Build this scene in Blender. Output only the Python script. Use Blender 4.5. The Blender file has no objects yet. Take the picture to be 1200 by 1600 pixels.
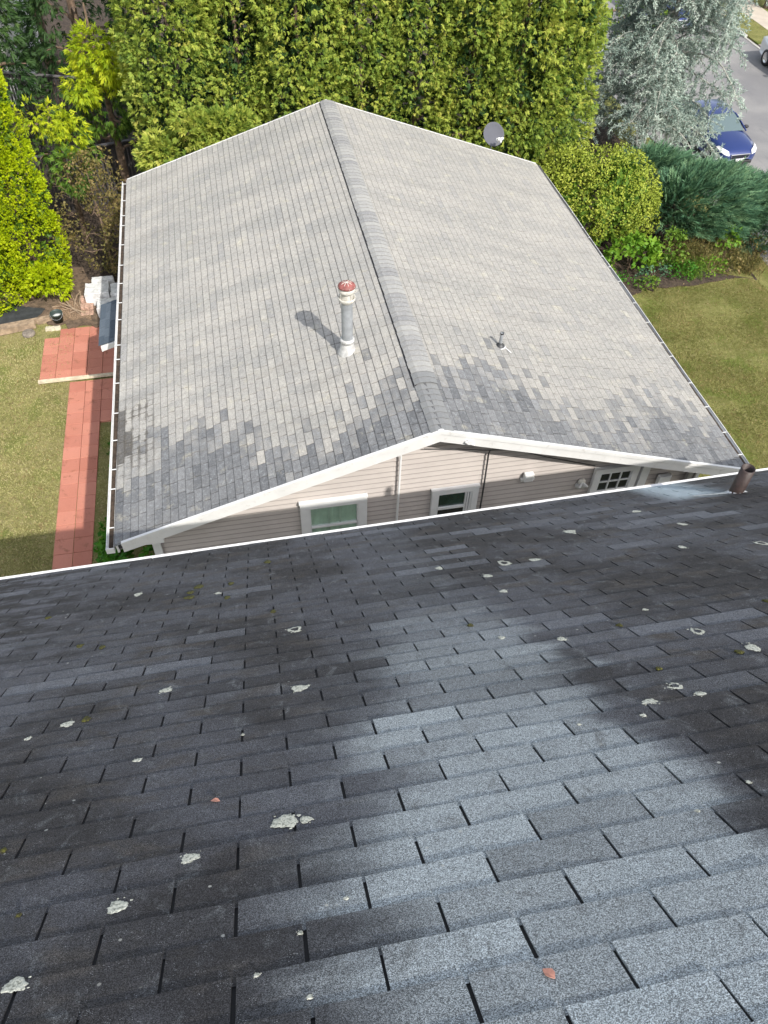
import bpy, math, random
import numpy as np
from mathutils import Matrix, Vector
rng = np.random.default_rng(7)
random.seed(7)
PI = math.pi
scn = bpy.context.scene

# ------------------------------------------------------------------ camera
CAM = np.array([-2.48333, -7.60683, 12.40469])
RW = np.array([[0.98110700, -0.19181436, 0.02522521],
               [-0.12946765, -0.74784054, -0.65113182],
               [0.14376087, 0.63556413, -0.75854535]])          # rows: camera right, down, forward
cam = bpy.data.cameras.new('camera'); camo = bpy.data.objects.new('camera', cam)
scn.collection.objects.link(camo); scn.camera = camo
m = Matrix([[RW[0][i], -RW[1][i], -RW[2][i], CAM[i]] for i in range(3)] + [[0, 0, 0, 1]])
camo.matrix_world = m
cam.sensor_fit = 'VERTICAL'; cam.sensor_height = 36; cam.lens = 1232.6 / 1600 * 36
cam.clip_start = 0.05; cam.clip_end = 500
scn.render.resolution_x = 768; scn.render.resolution_y = 1024

# ------------------------------------------------------------------ world, sun, exposure
SUN = Vector((0.28, -0.66, 0.70)).normalized()
EL = math.asin(SUN.z); AZ = math.atan2(SUN.x, SUN.y)
w = bpy.data.worlds.new('World'); scn.world = w; w.use_nodes = True
nt = w.node_tree; sky = nt.nodes.new('ShaderNodeTexSky'); sky.sky_type = 'NISHITA'
sky.sun_disc = False; sky.sun_elevation = EL; sky.sun_rotation = AZ
sky.air_density = 1.0; sky.dust_density = 2.0
bg = nt.nodes['Background']; bg.inputs['Strength'].default_value = 0.15
hs = nt.nodes.new('ShaderNodeHueSaturation'); hs.inputs['Saturation'].default_value = 0.46
nt.links.new(sky.outputs[0], hs.inputs['Color']); nt.links.new(hs.outputs[0], bg.inputs['Color'])
sl = bpy.data.lights.new('sun', 'SUN'); sl.energy = 2.7; sl.angle = math.radians(0.6); sl.color = (1, 0.955, 0.88)
so = bpy.data.objects.new('sun', sl); scn.collection.objects.link(so)
so.rotation_euler = SUN.to_track_quat('Z', 'Y').to_euler(); so.location = (10, -20, 40)
scn.view_settings.view_transform = 'Standard'; scn.view_settings.look = 'None'
scn.view_settings.exposure = 0.85; scn.view_settings.gamma = 1.0
scn.view_settings.use_curve_mapping = False
try:
    scn.cycles.max_bounces = 6; scn.cycles.diffuse_bounces = 3; scn.cycles.glossy_bounces = 3
    scn.cycles.transmission_bounces = 4; scn.cycles.transparent_max_bounces = 6
except Exception: pass

# ------------------------------------------------------------------ helpers
def s2l(c):
    return tuple((x / 12.92 if x <= 0.04045 else ((x + 0.055) / 1.055) ** 2.4) for x in c)
def rgb(r, g, b): return s2l((r / 255, g / 255, b / 255)) + (1,)

class N:
    """tiny node-graph helper"""
    def __init__(s, name):
        s.m = bpy.data.materials.new(name); s.m.use_nodes = True
        s.t = s.m.node_tree; s.b = s.t.nodes['Principled BSDF']; s.out = s.t.nodes['Material Output']
    def new(s, ty, **kw):
        n = s.t.nodes.new(ty)
        for k, v in kw.items(): setattr(n, k, v)
        return n
    def put(s, v, sock):
        if v is None: return
        if isinstance(v, bpy.types.NodeSocket): s.t.links.new(v, sock)
        else: sock.default_value = v
    def math(s, op, a, b=0.0, c=None, clamp=False):
        n = s.new('ShaderNodeMath', operation=op, use_clamp=clamp)
        s.put(a, n.inputs[0]); s.put(b, n.inputs[1])
        if c is not None: s.put(c, n.inputs[2])
        return n.outputs[0]
    def mix(s, f, a, b, mode='MIX'):
        n = s.new('ShaderNodeMix', data_type='RGBA', blend_type=mode)
        s.put(f, n.inputs[0]); s.put(a, n.inputs[6]); s.put(b, n.inputs[7]); return n.outputs[2]
    def coord(s, k='Object'): 
        return s.new('ShaderNodeTexCoord').outputs[k]
    def mapping(s, v, scale=(1, 1, 1), rot=(0, 0, 0), loc=(0, 0, 0)):
        n = s.new('ShaderNodeMapping'); s.put(v, n.inputs[0])
        n.inputs['Scale'].default_value = scale; n.inputs['Rotation'].default_value = rot; n.inputs['Location'].default_value = loc
        return n.outputs[0]
    def noise(s, v, scale, detail=3, rough=0.55, dist=0.0):
        n = s.new('ShaderNodeTexNoise'); s.put(v, n.inputs['Vector'])
        n.inputs['Scale'].default_value = scale; n.inputs['Detail'].default_value = detail
        n.inputs['Roughness'].default_value = rough; n.inputs['Distortion'].default_value = dist
        return n.outputs['Fac']
    def voro(s, v, scale, feature='F1', out='Distance'):
        n = s.new('ShaderNodeTexVoronoi', feature=feature); s.put(v, n.inputs['Vector'])
        n.inputs['Scale'].default_value = scale; return n.outputs[out]
    def ramp(s, f, stops):
        n = s.new('ShaderNodeValToRGB'); s.put(f, n.inputs[0]); e = n.color_ramp.elements
        while len(e) > 1: e.remove(e[-1])
        e[0].position = stops[0][0]; e[0].color = stops[0][1]
        for p_, c_ in stops[1:]:
            q = e.new(p_); q.color = c_
        return n.outputs[0]
    def rng(s, v, a, b, c=0.0, d=1.0, smooth=True):
        n = s.new('ShaderNodeMapRange', interpolation_type='SMOOTHSTEP' if smooth else 'LINEAR'); s.put(v, n.inputs[0])
        n.inputs[1].default_value = a; n.inputs[2].default_value = b; n.inputs[3].default_value = c; n.inputs[4].default_value = d
        return n.outputs[0]
    def attr(s, name):
        return s.new('ShaderNodeAttribute', attribute_name=name).outputs['Fac']
    def bump(s, h, dist, strength=1.0):
        n = s.new('ShaderNodeBump'); s.put(h, n.inputs['Height'])
        n.inputs['Distance'].default_value = dist; n.inputs['Strength'].default_value = strength
        s.t.links.new(n.outputs[0], s.b.inputs['Normal']); return n
    def set(s, base=None, rough=None, metal=None, spec=None):
        if base is not None: s.put(base, s.b.inputs['Base Color'])
        if rough is not None: s.put(rough, s.b.inputs['Roughness'])
        if metal is not None: s.put(metal, s.b.inputs['Metallic'])
        if spec is not None: s.put(spec, s.b.inputs['Specular IOR Level'])
        return s.m

def c3(v): return (v[0], v[1], v[2], 1)
def simple(name, col, rough=0.6, metal=0.0, var=0.12, scale=6, bump=0.0, bscale=60, dirt=None):
    n = N(name); co = n.coord()
    f = n.noise(co, scale, 4)
    dark = tuple(x * (1 - var) for x in col[:3]) + (1,); lite = tuple(min(1, x * (1 + var)) for x in col[:3]) + (1,)
    c = n.mix(n.rng(f, 0.3, 0.7), dark, lite)
    if dirt is not None: c = n.mix(n.rng(n.noise(co, scale * 2.3, 5, 0.7), 0.55, 0.75, 0, 0.6), c, dirt)
    if bump: n.bump(n.noise(co, bscale, 3), bump)
    return n.set(c, rough, metal)

def mk_obj(name, mesh, parent=None, mat=None):
    o = bpy.data.objects.new(name, mesh); scn.collection.objects.link(o)
    if mat is not None and not mesh.materials: mesh.materials.append(mat)
    if parent is not None: o.parent = parent
    return o

def np_mesh(name, V, F, attr=None, smooth=False, attrname='rnd'):
    """V (n,3); F list of (k,m) arrays; all faces of an array have m corners"""
    me = bpy.data.meshes.new(name)
    if not isinstance(F, (list, tuple)): F = [F]
    F = [f for f in F if len(f)]
    loops = np.concatenate([f.ravel() for f in F]); tot = np.concatenate([np.full(len(f), f.shape[1]) for f in F])
    st = np.concatenate([[0], np.cumsum(tot)[:-1]])
    me.vertices.add(len(V)); me.vertices.foreach_set('co', np.asarray(V, np.float32).ravel())
    me.loops.add(len(loops)); me.loops.foreach_set('vertex_index', loops.astype(np.int32))
    me.polygons.add(len(tot)); me.polygons.foreach_set('loop_start', st.astype(np.int32)); me.polygons.foreach_set('loop_total', tot.astype(np.int32))
    me.update(calc_edges=True)
    me.polygons.foreach_set('use_smooth', np.full(len(tot), bool(smooth)))
    if attr is not None:
        for k, a in (attr.items() if isinstance(attr, dict) else {attrname: attr}.items()):
            at = me.attributes.new(k, 'FLOAT', 'FACE'); at.data.foreach_set('value', np.asarray(a, np.float32))
    return me

class MB:
    def __init__(s): s.v = []; s.f = []; s.a = []; s.sm = []
    def add(s, vs, fs, a=0.5, sm=False):
        o = len(s.v); s.v += [tuple(map(float, q)) for q in vs]
        for f in fs: s.f.append([i + o for i in f]); s.a.append(a); s.sm.append(sm)
    def box(s, lo, hi, a=0.5, bev=0.0):
        x0, y0, z0 = lo; x1, y1, z1 = hi
        if bev > 0:
            return s.prism([(x0 + bev, y0), (x1 - bev, y0), (x1, y0 + bev), (x1, y1 - bev), (x1 - bev, y1), (x0 + bev, y1), (x0, y1 - bev), (x0, y0 + bev)], z0, z1, a, bev)
        vs = [(x0, y0, z0), (x1, y0, z0), (x1, y1, z0), (x0, y1, z0), (x0, y0, z1), (x1, y0, z1), (x1, y1, z1), (x0, y1, z1)]
        s.add(vs, [(3, 2, 1, 0), (4, 5, 6, 7), (0, 1, 5, 4), (1, 2, 6, 5), (2, 3, 7, 6), (3, 0, 4, 7)], a)
    def prism(s, pts, z0, z1, a=0.5, bev=0.0):
        n = len(pts); vs = [(x, y, z0) for x, y in pts]
        if bev > 0:
            cx = sum(q[0] for q in pts) / n; cy = sum(q[1] for q in pts) / n
            vs += [(x, y, z1 - bev) for x, y in pts]
            vs += [(x + (cx - x) / max(abs(cx - x), 1e-6) * bev * .7, y + (cy - y) / max(abs(cy - y), 1e-6) * bev * .7, z1) for x, y in pts]
        else: vs += [(x, y, z1) for x, y in pts]
        L = len(vs) // n
        fs = [tuple(range(n - 1, -1, -1)), tuple(range((L - 1) * n, L * n))]
        for k in range(L - 1):
            for i in range(n): j = (i + 1) % n; fs.append((k * n + i, k * n + j, (k + 1) * n + j, (k + 1) * n + i))
        s.add(vs, fs, a)
    def quadbox(s, p, t, a=0.5):
        """p: 4 corner points, extruded by vector t"""
        p = [np.array(q, float) for q in p]; t = np.array(t, float)
        s.add([*p, *[q + t for q in p]], [(3, 2, 1, 0), (4, 5, 6, 7), (0, 1, 5, 4), (1, 2, 6, 5), (2, 3, 7, 6), (3, 0, 4, 7)], a)
    def tube(s, pts, r, n=8, a=0.5, cap=True):
        pts = [np.array(q, float) for q in pts]; rs = r if hasattr(r, '__len__') else [r] * len(pts)
        up = None; vs = []
        for i, q in enumerate(pts):
            d = pts[min(i + 1, len(pts) - 1)] - pts[max(i - 1, 0)]; d = d / (np.linalg.norm(d) + 1e-9)
            if up is None:
                up = np.cross(d, [0, 0, 1.0]) if abs(d[2]) < .9 else np.cross(d, [1.0, 0, 0])
            up = up - d * (up @ d); up /= np.linalg.norm(up) + 1e-9; w_ = np.cross(d, up)
            for k in range(n):
                an = 2 * PI * k / n; vs.append(q + rs[i] * (math.cos(an) * up + math.sin(an) * w_))
        fs = [(i * n + k, i * n + (k + 1) % n, (i + 1) * n + (k + 1) % n, (i + 1) * n + k) for i in range(len(pts) - 1) for k in range(n)]
        s.add(vs, fs, a, True)
        if cap: s.add([vs[k] for k in range(n)][::-1] + vs[-n:], [tuple(range(n)), tuple(range(n, 2 * n))], a)
    def lathe(s, prof, c=(0, 0, 0), n=24, a=0.5, M=None):
        vs = []
        for r, z in prof:
            for k in range(n):
                an = 2 * PI * k / n; q = np.array([r * math.cos(an), r * math.sin(an), z])
                if M is not None: q = M @ q
                vs.append(q + np.array(c))
        fs = [(i * n + k, i * n + (k + 1) % n, (i + 1) * n + (k + 1) % n, (i + 1) * n + k) for i in range(len(prof) - 1) for k in range(n)]
        s.add(vs, fs, a, True)
    def build(s, name, mat, parent=None):
        me = bpy.data.meshes.new(name); me.from_pydata(s.v, [], s.f)
        at = me.attributes.new('rnd', 'FLOAT', 'FACE'); at.data.foreach_set('value', np.array(s.a, np.float32))
        me.polygons.foreach_set('use_smooth', np.array(s.sm, bool)); me.materials.append(mat); me.update()
        return mk_obj(name, me, parent)

def tag(o, label=None, cat=None, group=None, kind=None):
    if label: o['label'] = label
    if cat: o['category'] = cat
    if group: o['group'] = group
    if kind: o['kind'] = kind
    return o
def empty(name, loc=(0, 0, 0), rz=0.0):
    o = bpy.data.objects.new(name, None); scn.collection.objects.link(o)
    o.location = loc; o.rotation_euler = (0, 0, rz); o.empty_display_size = 0.3; return o
def copy_tree(o, parent=None):
    c = o.copy(); scn.collection.objects.link(c)
    if parent is not None: c.parent = parent
    for ch in list(o.children): copy_tree(ch, c)
    return c
def mat_axes(U, Vv, O):
    U = np.array(U, float); Vv = np.array(Vv, float); Nn = np.cross(U, Vv)
    return Matrix([[U[i], Vv[i], Nn[i], O[i]] for i in range(3)] + [[0, 0, 0, 1]])

# ------------------------------------------------------------------ materials
M = {}
M['white'] = simple('white_paint', (0.70, 0.70, 0.69), 0.45, var=0.05, scale=3, dirt=(0.45, 0.43, 0.40, 1))
M['white_trim'] = simple('white_vinyl', (0.75, 0.755, 0.76), 0.35, var=0.05, scale=4)
M['galv'] = simple('galvanised_metal', (0.36, 0.38, 0.40), 0.55, 0.35, var=0.15, scale=9, bump=0.001, bscale=30)
M['cream_metal'] = simple('weathered_cream_metal', (0.62, 0.60, 0.54), 0.5, 0.1, var=0.15, scale=12, dirt=(0.30, 0.10, 0.06, 1))
M['red_metal'] = simple('rusty_red_metal', (0.26, 0.085, 0.075), 0.6, 0.0, var=0.25, scale=14)
M['brown_pipe'] = simple('brown_cast_pipe', (0.045, 0.030, 0.027), 0.55, 0.0, var=0.3, scale=20, bump=0.001, bscale=90)
M['black'] = simple('black_rubber', (0.02, 0.02, 0.022), 0.6, var=0.2)
M['dark_metal'] = simple('dark_metal', (0.06, 0.062, 0.065), 0.5, 0.3, var=0.2)
M['tar'] = simple('grey_sealant', (0.55, 0.57, 0.59), 0.4, 0.0, var=0.3, scale=30, bump=0.004, bscale=40)
M['wood_grey'] = simple('weathered_wood', (0.30, 0.22, 0.15), 0.8, var=0.3, scale=9, bump=0.002, bscale=40)
M['wood_pale'] = simple('pale_board', (0.60, 0.52, 0.38), 0.75, var=0.2, scale=9)
M['stone_white'] = simple('white_stone', (0.62, 0.62, 0.61), 0.8, var=0.2, scale=7, bump=0.006, bscale=25, dirt=(0.28, 0.27, 0.22, 1))
M['brick_old'] = simple('old_brick', (0.42, 0.27, 0.20), 0.85, var=0.3, scale=14, bump=0.004)
M['bucket'] = simple('green_plastic', (0.045, 0.065, 0.06), 0.4, var=0.1)
M['trunk'] = simple('bark', (0.16, 0.11, 0.075), 0.9, var=0.4, scale=12, bump=0.01, bscale=25)
M['concrete'] = simple('concrete', (0.42, 0.40, 0.37), 0.85, var=0.12, scale=2, bump=0.003, bscale=80)
M['flash'] = simple('dull_grey_flashing', (.50, .50, .49), .5, .1, var=.2, scale=14, dirt=(.25, .20, .15, 1))
M['dish'] = simple('grey_dish_paint', (0.085, 0.088, 0.105), 0.8, 0.0, var=0.05)
M['glass_car'] = N('car_glass').set((0.10, 0.14, 0.145, 1), 0.06, 0.0, 1.0)
M['lamp_glass'] = N('headlamp_glass').set((0.75, 0.76, 0.78, 1), 0.08, 0.2, 1.0)
M['chrome'] = N('chrome').set((0.6, 0.6, 0.62, 1), 0.15, 0.9)
def paint(name, col):
    n = N(name); n.set(col, 0.28, 0.15); n.b.inputs['Coat Weight'].default_value = 0.8; n.b.inputs['Coat Roughness'].default_value = 0.05; return n.m
M['blue_paint'] = paint('blue_car_paint', (0.012, 0.030, 0.14, 1))
M['white_paint_car'] = paint('white_car_paint', (0.7, 0.7, 0.7, 1))

# glass panes: dark with faint greenish reflection of sky
def pane_mat(name, tint, rough=0.05):
    n = N(name); co = n.coord(); f = n.noise(co, 2.2, 3)
    c = n.mix(n.rng(f, 0.35, 0.65), tuple(x * 0.6 for x in tint[:3]) + (1,), tint)
    return n.set(c, rough, 0.0, 0.9)
M['pane_dark'] = pane_mat('dark_window_glass', (0.03, 0.065, 0.055, 1))
M['pane_black'] = pane_mat('black_window_glass', (0.030, 0.034, 0.042, 1))
M['curtain'] = simple('pale_green_curtain', (0.55, 0.66, 0.56), 0.9, var=0.08, scale=5)
n = N('clear_glass'); n.set((0.88, 0.97, 0.92, 1), 0.03); n.b.inputs['Transmission Weight'].default_value = 1.0; n.b.inputs['IOR'].default_value = 1.1
M['clear'] = n.m

# siding
n = N('vinyl_siding'); co = n.coord()
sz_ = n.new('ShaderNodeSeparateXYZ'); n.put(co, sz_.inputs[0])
f = n.noise(co, 1.4, 4); g = n.noise(n.mapping(co, (1, 1, 14)), 9, 4)
c = n.mix(n.rng(f, .3, .7), (0.51, 0.465, 0.44, 1), (0.57, 0.52, 0.49, 1))
c = n.mix(n.rng(g, .45, .75, 0, .25), c, (0.30, 0.26, 0.24, 1))
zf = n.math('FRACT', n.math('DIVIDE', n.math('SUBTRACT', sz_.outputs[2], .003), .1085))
c = n.mix(n.rng(zf, .15, .06, 0, .6), c, (0.13, 0.11, 0.10, 1)); c = n.mix(n.rng(zf, .55, 1.0, 0, .22), c, (0.26, 0.23, 0.215, 1))  # shade of the laps painted in: dark line at the lip, darker upper face
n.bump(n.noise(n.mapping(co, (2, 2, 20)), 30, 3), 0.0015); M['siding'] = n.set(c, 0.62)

# front roof: blue-black asphalt tabs in plane coordinates (x along the eave, y up the slope)
n = N('slate_blue_asphalt_shingle'); co = n.coord()
sep = n.new('ShaderNodeSeparateXYZ'); n.put(co, sep.inputs[0]); X, Y = sep.outputs[0], n.math('MULTIPLY', sep.outputs[1], -1.0)
big = n.noise(co, 0.9, 4, 0.6); mid = n.noise(n.mapping(co, (1, 2.2, 1)), 3.2, 5, 0.6, 0.4); wob = n.math('MULTIPLY', n.math('SUBTRACT', mid, 0.5), 0.9)
wob2 = n.math('MULTIPLY', n.math('SUBTRACT', n.noise(co, 1.7, 3), 0.5), 0.5)
wb = n.math('ADD', wob, wob2)
lb = n.math('ADD', n.math('MULTIPLY', Y, -0.16), 0.31)                       # left limit of the paler wedge
dl = n.math('ADD', n.math('SUBTRACT', X, lb), n.math('ADD', n.math('MULTIPLY', wb, .45), n.math('MULTIPLY', n.math('SUBTRACT', n.attr('rnd'), .5), .2)))
rb = n.math('ADD', n.math('MULTIPLY', Y, 0.03), 1.42)
dr = n.math('ADD', n.math('SUBTRACT', rb, X), n.math('ADD', n.math('MULTIPLY', wb, .5), n.math('MULTIPLY', n.math('SUBTRACT', n.attr('rnd'), .5), .2)))
wedge = n.math('MULTIPLY', n.rng(dl, -0.28, 0.30), n.rng(dr, -0.06, 0.26))
tabr = n.attr('rnd')
strength = n.rng(Y, -2.4, 0.0, 0.25, 1.0, False)
wedge = n.math('MULTIPLY', wedge, strength)
wedge = n.math('MULTIPLY', wedge, n.math('ADD', 0.52, n.math('MULTIPLY', tabr, 0.75)))
# a second pale run below the vent pipe (by the eave)
pv = n.math('MULTIPLY', n.math('MULTIPLY', n.rng(X, 3.3, 3.6), n.rng(X, 4.05, 3.7)), n.rng(n.math('ADD', Y, n.math('MULTIPLY', wb, .3)), -3.75, -3.95))
sl2 = n.math('MULTIPLY', n.rng(X, -0.5, -1.4), n.rng(mid, .42, .62))          # slatier to the far left
slate = rgb(74, 75, 80); brown = rgb(68, 64, 61); dark = rgb(49, 48, 50); pale = rgb(146, 153, 156); mid_c = rgb(94, 98, 104)
base = n.mix(n.rng(big, .42, .58), slate, dark)
base = n.mix(n.rng(mid, .5, .68, 0, .85), base, brown)
base = n.mix(n.math('MULTIPLY', sl2, .6), base, rgb(98, 100, 108))
tabd = n.math('SUBTRACT', tabr, 0.5)
base = n.mix(n.rng(tabr, .62, .95, 0, .7), base, rgb(104, 107, 113))
base = n.mix(n.rng(tabr, .42, .1, 0, .6), base, rgb(46, 46, 49))
base = n.mix(wedge, base, n.mix(n.rng(wedge, .1, .8), mid_c, pale))
base = n.mix(n.math('MULTIPLY', pv, .8), base, rgb(165, 178, 184))
blot = n.noise(n.mapping(co, (1.6, 1, 1)), 7, 6, .72, .6)
base = n.mix(n.rng(blot, .52, .74, 0, .45), base, rgb(60, 57, 54)); base = n.mix(n.rng(blot, .46, .28, 0, .35), base, rgb(124, 128, 130))
gr = n.noise(co, 420, 2, 0.8)
vg = n.voro(co, 620, out='Color'); sg = n.new('ShaderNodeSeparateColor'); n.put(vg, sg.inputs[0])
gran = n.math('ADD', n.math('MULTIPLY', sg.outputs[0], .6), n.math('MULTIPLY', gr, .5))
base = n.mix(1.0, base, n.ramp(gran, [(0.16, (0.16, 0.16, 0.17, 1)), (0.5, (0.82, 0.82, 0.82, 1)), (0.84, (2.6, 2.6, 2.62, 1))]), 'MULTIPLY')
spk = n.rng(n.math('ADD', sg.outputs[1], n.math('MULTIPLY', n.noise(co, 22, 2), .3)), 1.13, 1.18)
base = n.mix(n.math('MULTIPLY', spk, .5), base, (0.55, 0.57, 0.6, 1))
# scattered small lichen specks
lz = n.voro(n.mapping(co, (1, 1, 1)), 14); ls = n.noise(co, 1.3, 2)
lich = n.math('MULTIPLY', n.rng(n.math('ADD', lz, n.math('MULTIPLY', n.math('SUBTRACT', n.noise(co, 60, 3), .5), .12)), .085, .05), n.rng(ls, .5, .62))
base = n.mix(n.math('MULTIPLY', lich, .8), base, (0.50, 0.50, 0.46, 1))
hgt = n.math('ADD', n.math('MULTIPLY', sg.outputs[0], .6), n.math('MULTIPLY', n.noise(co, 40, 3), 1.0))
n.bump(hgt, 0.0022, 0.8)
M['shingle_front'] = n.set(base, 0.82, 0, 0.35)

# back roof: bleached tabs
n = N('bleached_grey_shingle'); co = n.coord(); sp_ = n.new('ShaderNodeSeparateXYZ'); n.put(co, sp_.inputs[0]); tabr = n.attr('rnd'); wear = n.attr('wear')
big = n.noise(n.mapping(co, (1, .28, 1), rot=(0, 0, 0.5)), 1.6, 4, .6); fine = n.noise(co, 16, 5, .7)
c = n.mix(n.rng(big, .35, .65), rgb(154, 153, 149), rgb(169, 166, 160))
c = n.mix(n.rng(tabr, .55, 1, 0, .5), c, rgb(178, 175, 167))
c = n.mix(n.math('MULTIPLY', n.math('SUBTRACT', 1.0, n.attr('left')), .35), c, rgb(147, 145, 140))
c = n.mix(n.rng(tabr, .4, 0, 0, .42), c, rgb(138, 139, 140))
dk = n.mix(tabr, rgb(98, 100, 103), rgb(136, 137, 138))
dk = n.mix(n.rng(fine, .5, .68, 0, .45), dk, rgb(142, 147, 150))
wn = n.math('ADD', wear, n.math('MULTIPLY', n.math('SUBTRACT', n.noise(co, 4, 5, .7), .5), .6))
c = n.mix(n.rng(wn, .35, .65), c, dk)
c = n.mix(n.rng(wear, 1.4, 1.9, 0, .85), c, rgb(92, 88, 82))
c = n.mix(n.rng(n.noise(co, 3.0, 5, .65), .56, .72, 0, .35), c, rgb(196, 190, 168))
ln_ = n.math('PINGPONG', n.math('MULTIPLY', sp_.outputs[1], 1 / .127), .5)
reg = n.math('MULTIPLY', n.math('MULTIPLY', n.rng(sp_.outputs[0], 1.1, 1.7), n.rng(sp_.outputs[0], 3.3, 2.7)), n.rng(sp_.outputs[1], -.72, -.55))
reg = n.math('MULTIPLY', n.math('MULTIPLY', reg, n.attr('left')), n.rng(n.noise(co, 3.2, 5, .7, .6), .4, .58, 0, .7))
nb_ = n.math('MULTIPLY', n.math('SUBTRACT', n.noise(co, 11, 4, .7), .5), .5)
c = n.mix(n.rng(ln_, .085, .03, 0, .62), c, rgb(70, 70, 70))  # shadow line at each course edge painted into the colour
c = n.mix(n.math('MULTIPLY', reg, n.rng(n.math('ADD', ln_, nb_), .26, .16)), c, rgb(94, 90, 84))
cr_ = n.math('PINGPONG', n.math('DIVIDE', sp_.outputs[0], .131), .5)
c = n.mix(n.math('MULTIPLY', reg, n.rng(n.math('ADD', cr_, nb_), .12, .05)), c, rgb(94, 90, 84))
c = n.mix(1.0, c, n.ramp(fine, [(.25, (.78, .78, .78, 1)), (.75, (1.18, 1.18, 1.17, 1))]), 'MULTIPLY')
gr2 = n.noise(co, 55, 4, .75); c = n.mix(1.0, c, n.ramp(gr2, [(.3, (.72, .72, .73, 1)), (.7, (1.26, 1.25, 1.24, 1))]), 'MULTIPLY')
c = n.mix(n.rng(n.noise(n.mapping(co, (1, .22, 1), rot=(0, 0, -.35)), 2.6, 4, .6), .52, .72, 0, .3), c, rgb(122, 120, 116))  # soft diagonal tree-shadow streaks put into the shingle colour
n.bump(n.noise(co, 60, 3), 0.004, .7)
M['shingle_back'] = n.set(c, 0.9, 0, 0.2)
M['under'] = simple('asphalt_underlay', (0.012, 0.012, 0.014), 0.95)
M['under_back'] = simple('asphalt_underlay_grey', (0.05, 0.05, 0.05), 0.95)
n = N('ridge_cap_shingle'); co = n.coord(); tabr = n.attr('rnd')
c = n.mix(tabr, rgb(136, 136, 136), rgb(162, 161, 157)); c = n.mix(n.rng(n.noise(co, 30, 4), .45, .7, 0, .4), c, rgb(182, 181, 176))
c = n.mix(n.attr('wear'), c, rgb(112, 115, 117))
n.bump(n.noise(co, 80, 3), 0.003); M['ridge_cap'] = n.set(c, .85)
n = N('slate_awning_shingle'); co = n.coord(); c = n.mix(n.attr('rnd'), rgb(66, 78, 90), rgb(96, 106, 116))
c = n.mix(1, c, n.ramp(n.noise(co, 90, 3), [(.3, (.7, .7, .7, 1)), (.7, (1.2, 1.2, 1.2, 1))]), 'MULTIPLY'); M['awning'] = n.set(c, .85)

# lawn
def lawn_mat(name, a, b, dry, mscale=1.3):
    n = N(name); co = n.coord()
    f1 = n.noise(co, mscale, 5, .65, .3); f2 = n.noise(co, 9, 5, .7); f3 = n.noise(co, 55, 3, .7); f4 = n.noise(n.mapping(co, loc=(31, 7, 0)), 2.6, 5, .7)
    c = n.mix(n.rng(f1, .35, .65), a, b)
    c = n.mix(n.rng(f2, .45, .72, 0, .7), c, dry)
    c = n.mix(n.rng(f4, .56, .7, 0, .6), c, rgb(138, 118, 84))
    c = n.mix(n.rng(n.noise(n.mapping(co, loc=(5, 9, 0)), 1.1, 4, .6), .5, .66, 0, .5), c, rgb(104, 128, 50))
    c = n.mix(n.rng(n.noise(n.mapping(co, loc=(15, 3, 0)), 3.4, 6, .75), .6, .68, 0, .75), c, rgb(128, 108, 84))
    c = n.mix(1, c, n.ramp(f3, [(.3, (.5, .52, .5, 1)), (.7, (1.5, 1.45, 1.4, 1))]), 'MULTIPLY')
    sx_ = n.new('ShaderNodeSeparateXYZ'); n.put(co, sx_.inputs[0])
    c = n.mix(n.rng(sx_.outputs[0], 2, 4, 0, .6), c, n.mix(1, c, (.55, .66, .42, 1), 'MULTIPLY'))  # right lawn darker: olive tone plus shade put into the colour
    n.bump(n.math('ADD', f3, n.math('MULTIPLY', f2, .8)), 0.05, 1.0)
    return n.set(c, .95, 0, .1)
M['lawn'] = lawn_mat('lawn_ground', rgb(134, 132, 84), rgb(160, 154, 104), rgb(184, 170, 132))
M['mulch'] = simple('dark_soil_mulch', (0.055, 0.038, 0.026), .95, var=.45, scale=14, bump=.03, bscale=30)
M['fabric'] = simple('weed_fabric', (0.035, 0.038, 0.04), .85, var=.3, scale=6, bump=.01, bscale=8)
n = N('asphalt_road'); co = n.coord()
c = n.mix(n.rng(n.noise(co, .35, 5, .6), .35, .65), rgb(118, 117, 118), rgb(138, 136, 134)); c = n.mix(n.rng(n.noise(n.mapping(co, (3, .4, 1)), 1.5, 4), .55, .7, 0, .4), c, rgb(100, 100, 102))
c = n.mix(1, c, n.ramp(n.noise(co, 160, 2), [(.3, (.75, .75, .75, 1)), (.7, (1.2, 1.2, 1.2, 1))]), 'MULTIPLY'); n.bump(n.noise(co, 120, 2), .004)
M['road'] = n.set(c, .85)
n = N('red_paver'); co = n.coord(); c = n.mix(n.attr('rnd'), rgb(172, 108, 90), rgb(192, 128, 108))
f = n.noise(co, 4, 6, .75, .5); c = n.mix(n.rng(f, .55, .68, 0, .7), c, rgb(128, 82, 60)); c = n.mix(n.rng(n.noise(co, 1.1, 3), .4, .65, 0, .35), c, rgb(190, 128, 112))
c = n.mix(1, c, n.ramp(n.noise(co, 120, 3), [(.3, (.88, .88, .88, 1)), (.7, (1.1, 1.1, 1.1, 1))]), 'MULTIPLY'); n.bump(n.noise(co, 90, 3), .003); M['paver'] = n.set(c, .85)
n = N('lichen'); co = n.coord(); c = n.mix(n.rng(n.noise(co, 130, 4, .7), .45, .62), rgb(212, 212, 198), rgb(140, 142, 130)); n.bump(n.noise(co, 200, 3), .003); M['lichen'] = n.set(c, .95)
n = N('moss'); co = n.coord(); c = n.mix(n.rng(n.noise(co, 120, 3), .4, .6), rgb(92, 92, 36), rgb(58, 56, 34)); n.bump(n.noise(co, 260, 3), .006); M['moss'] = n.set(c, 1)

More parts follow.
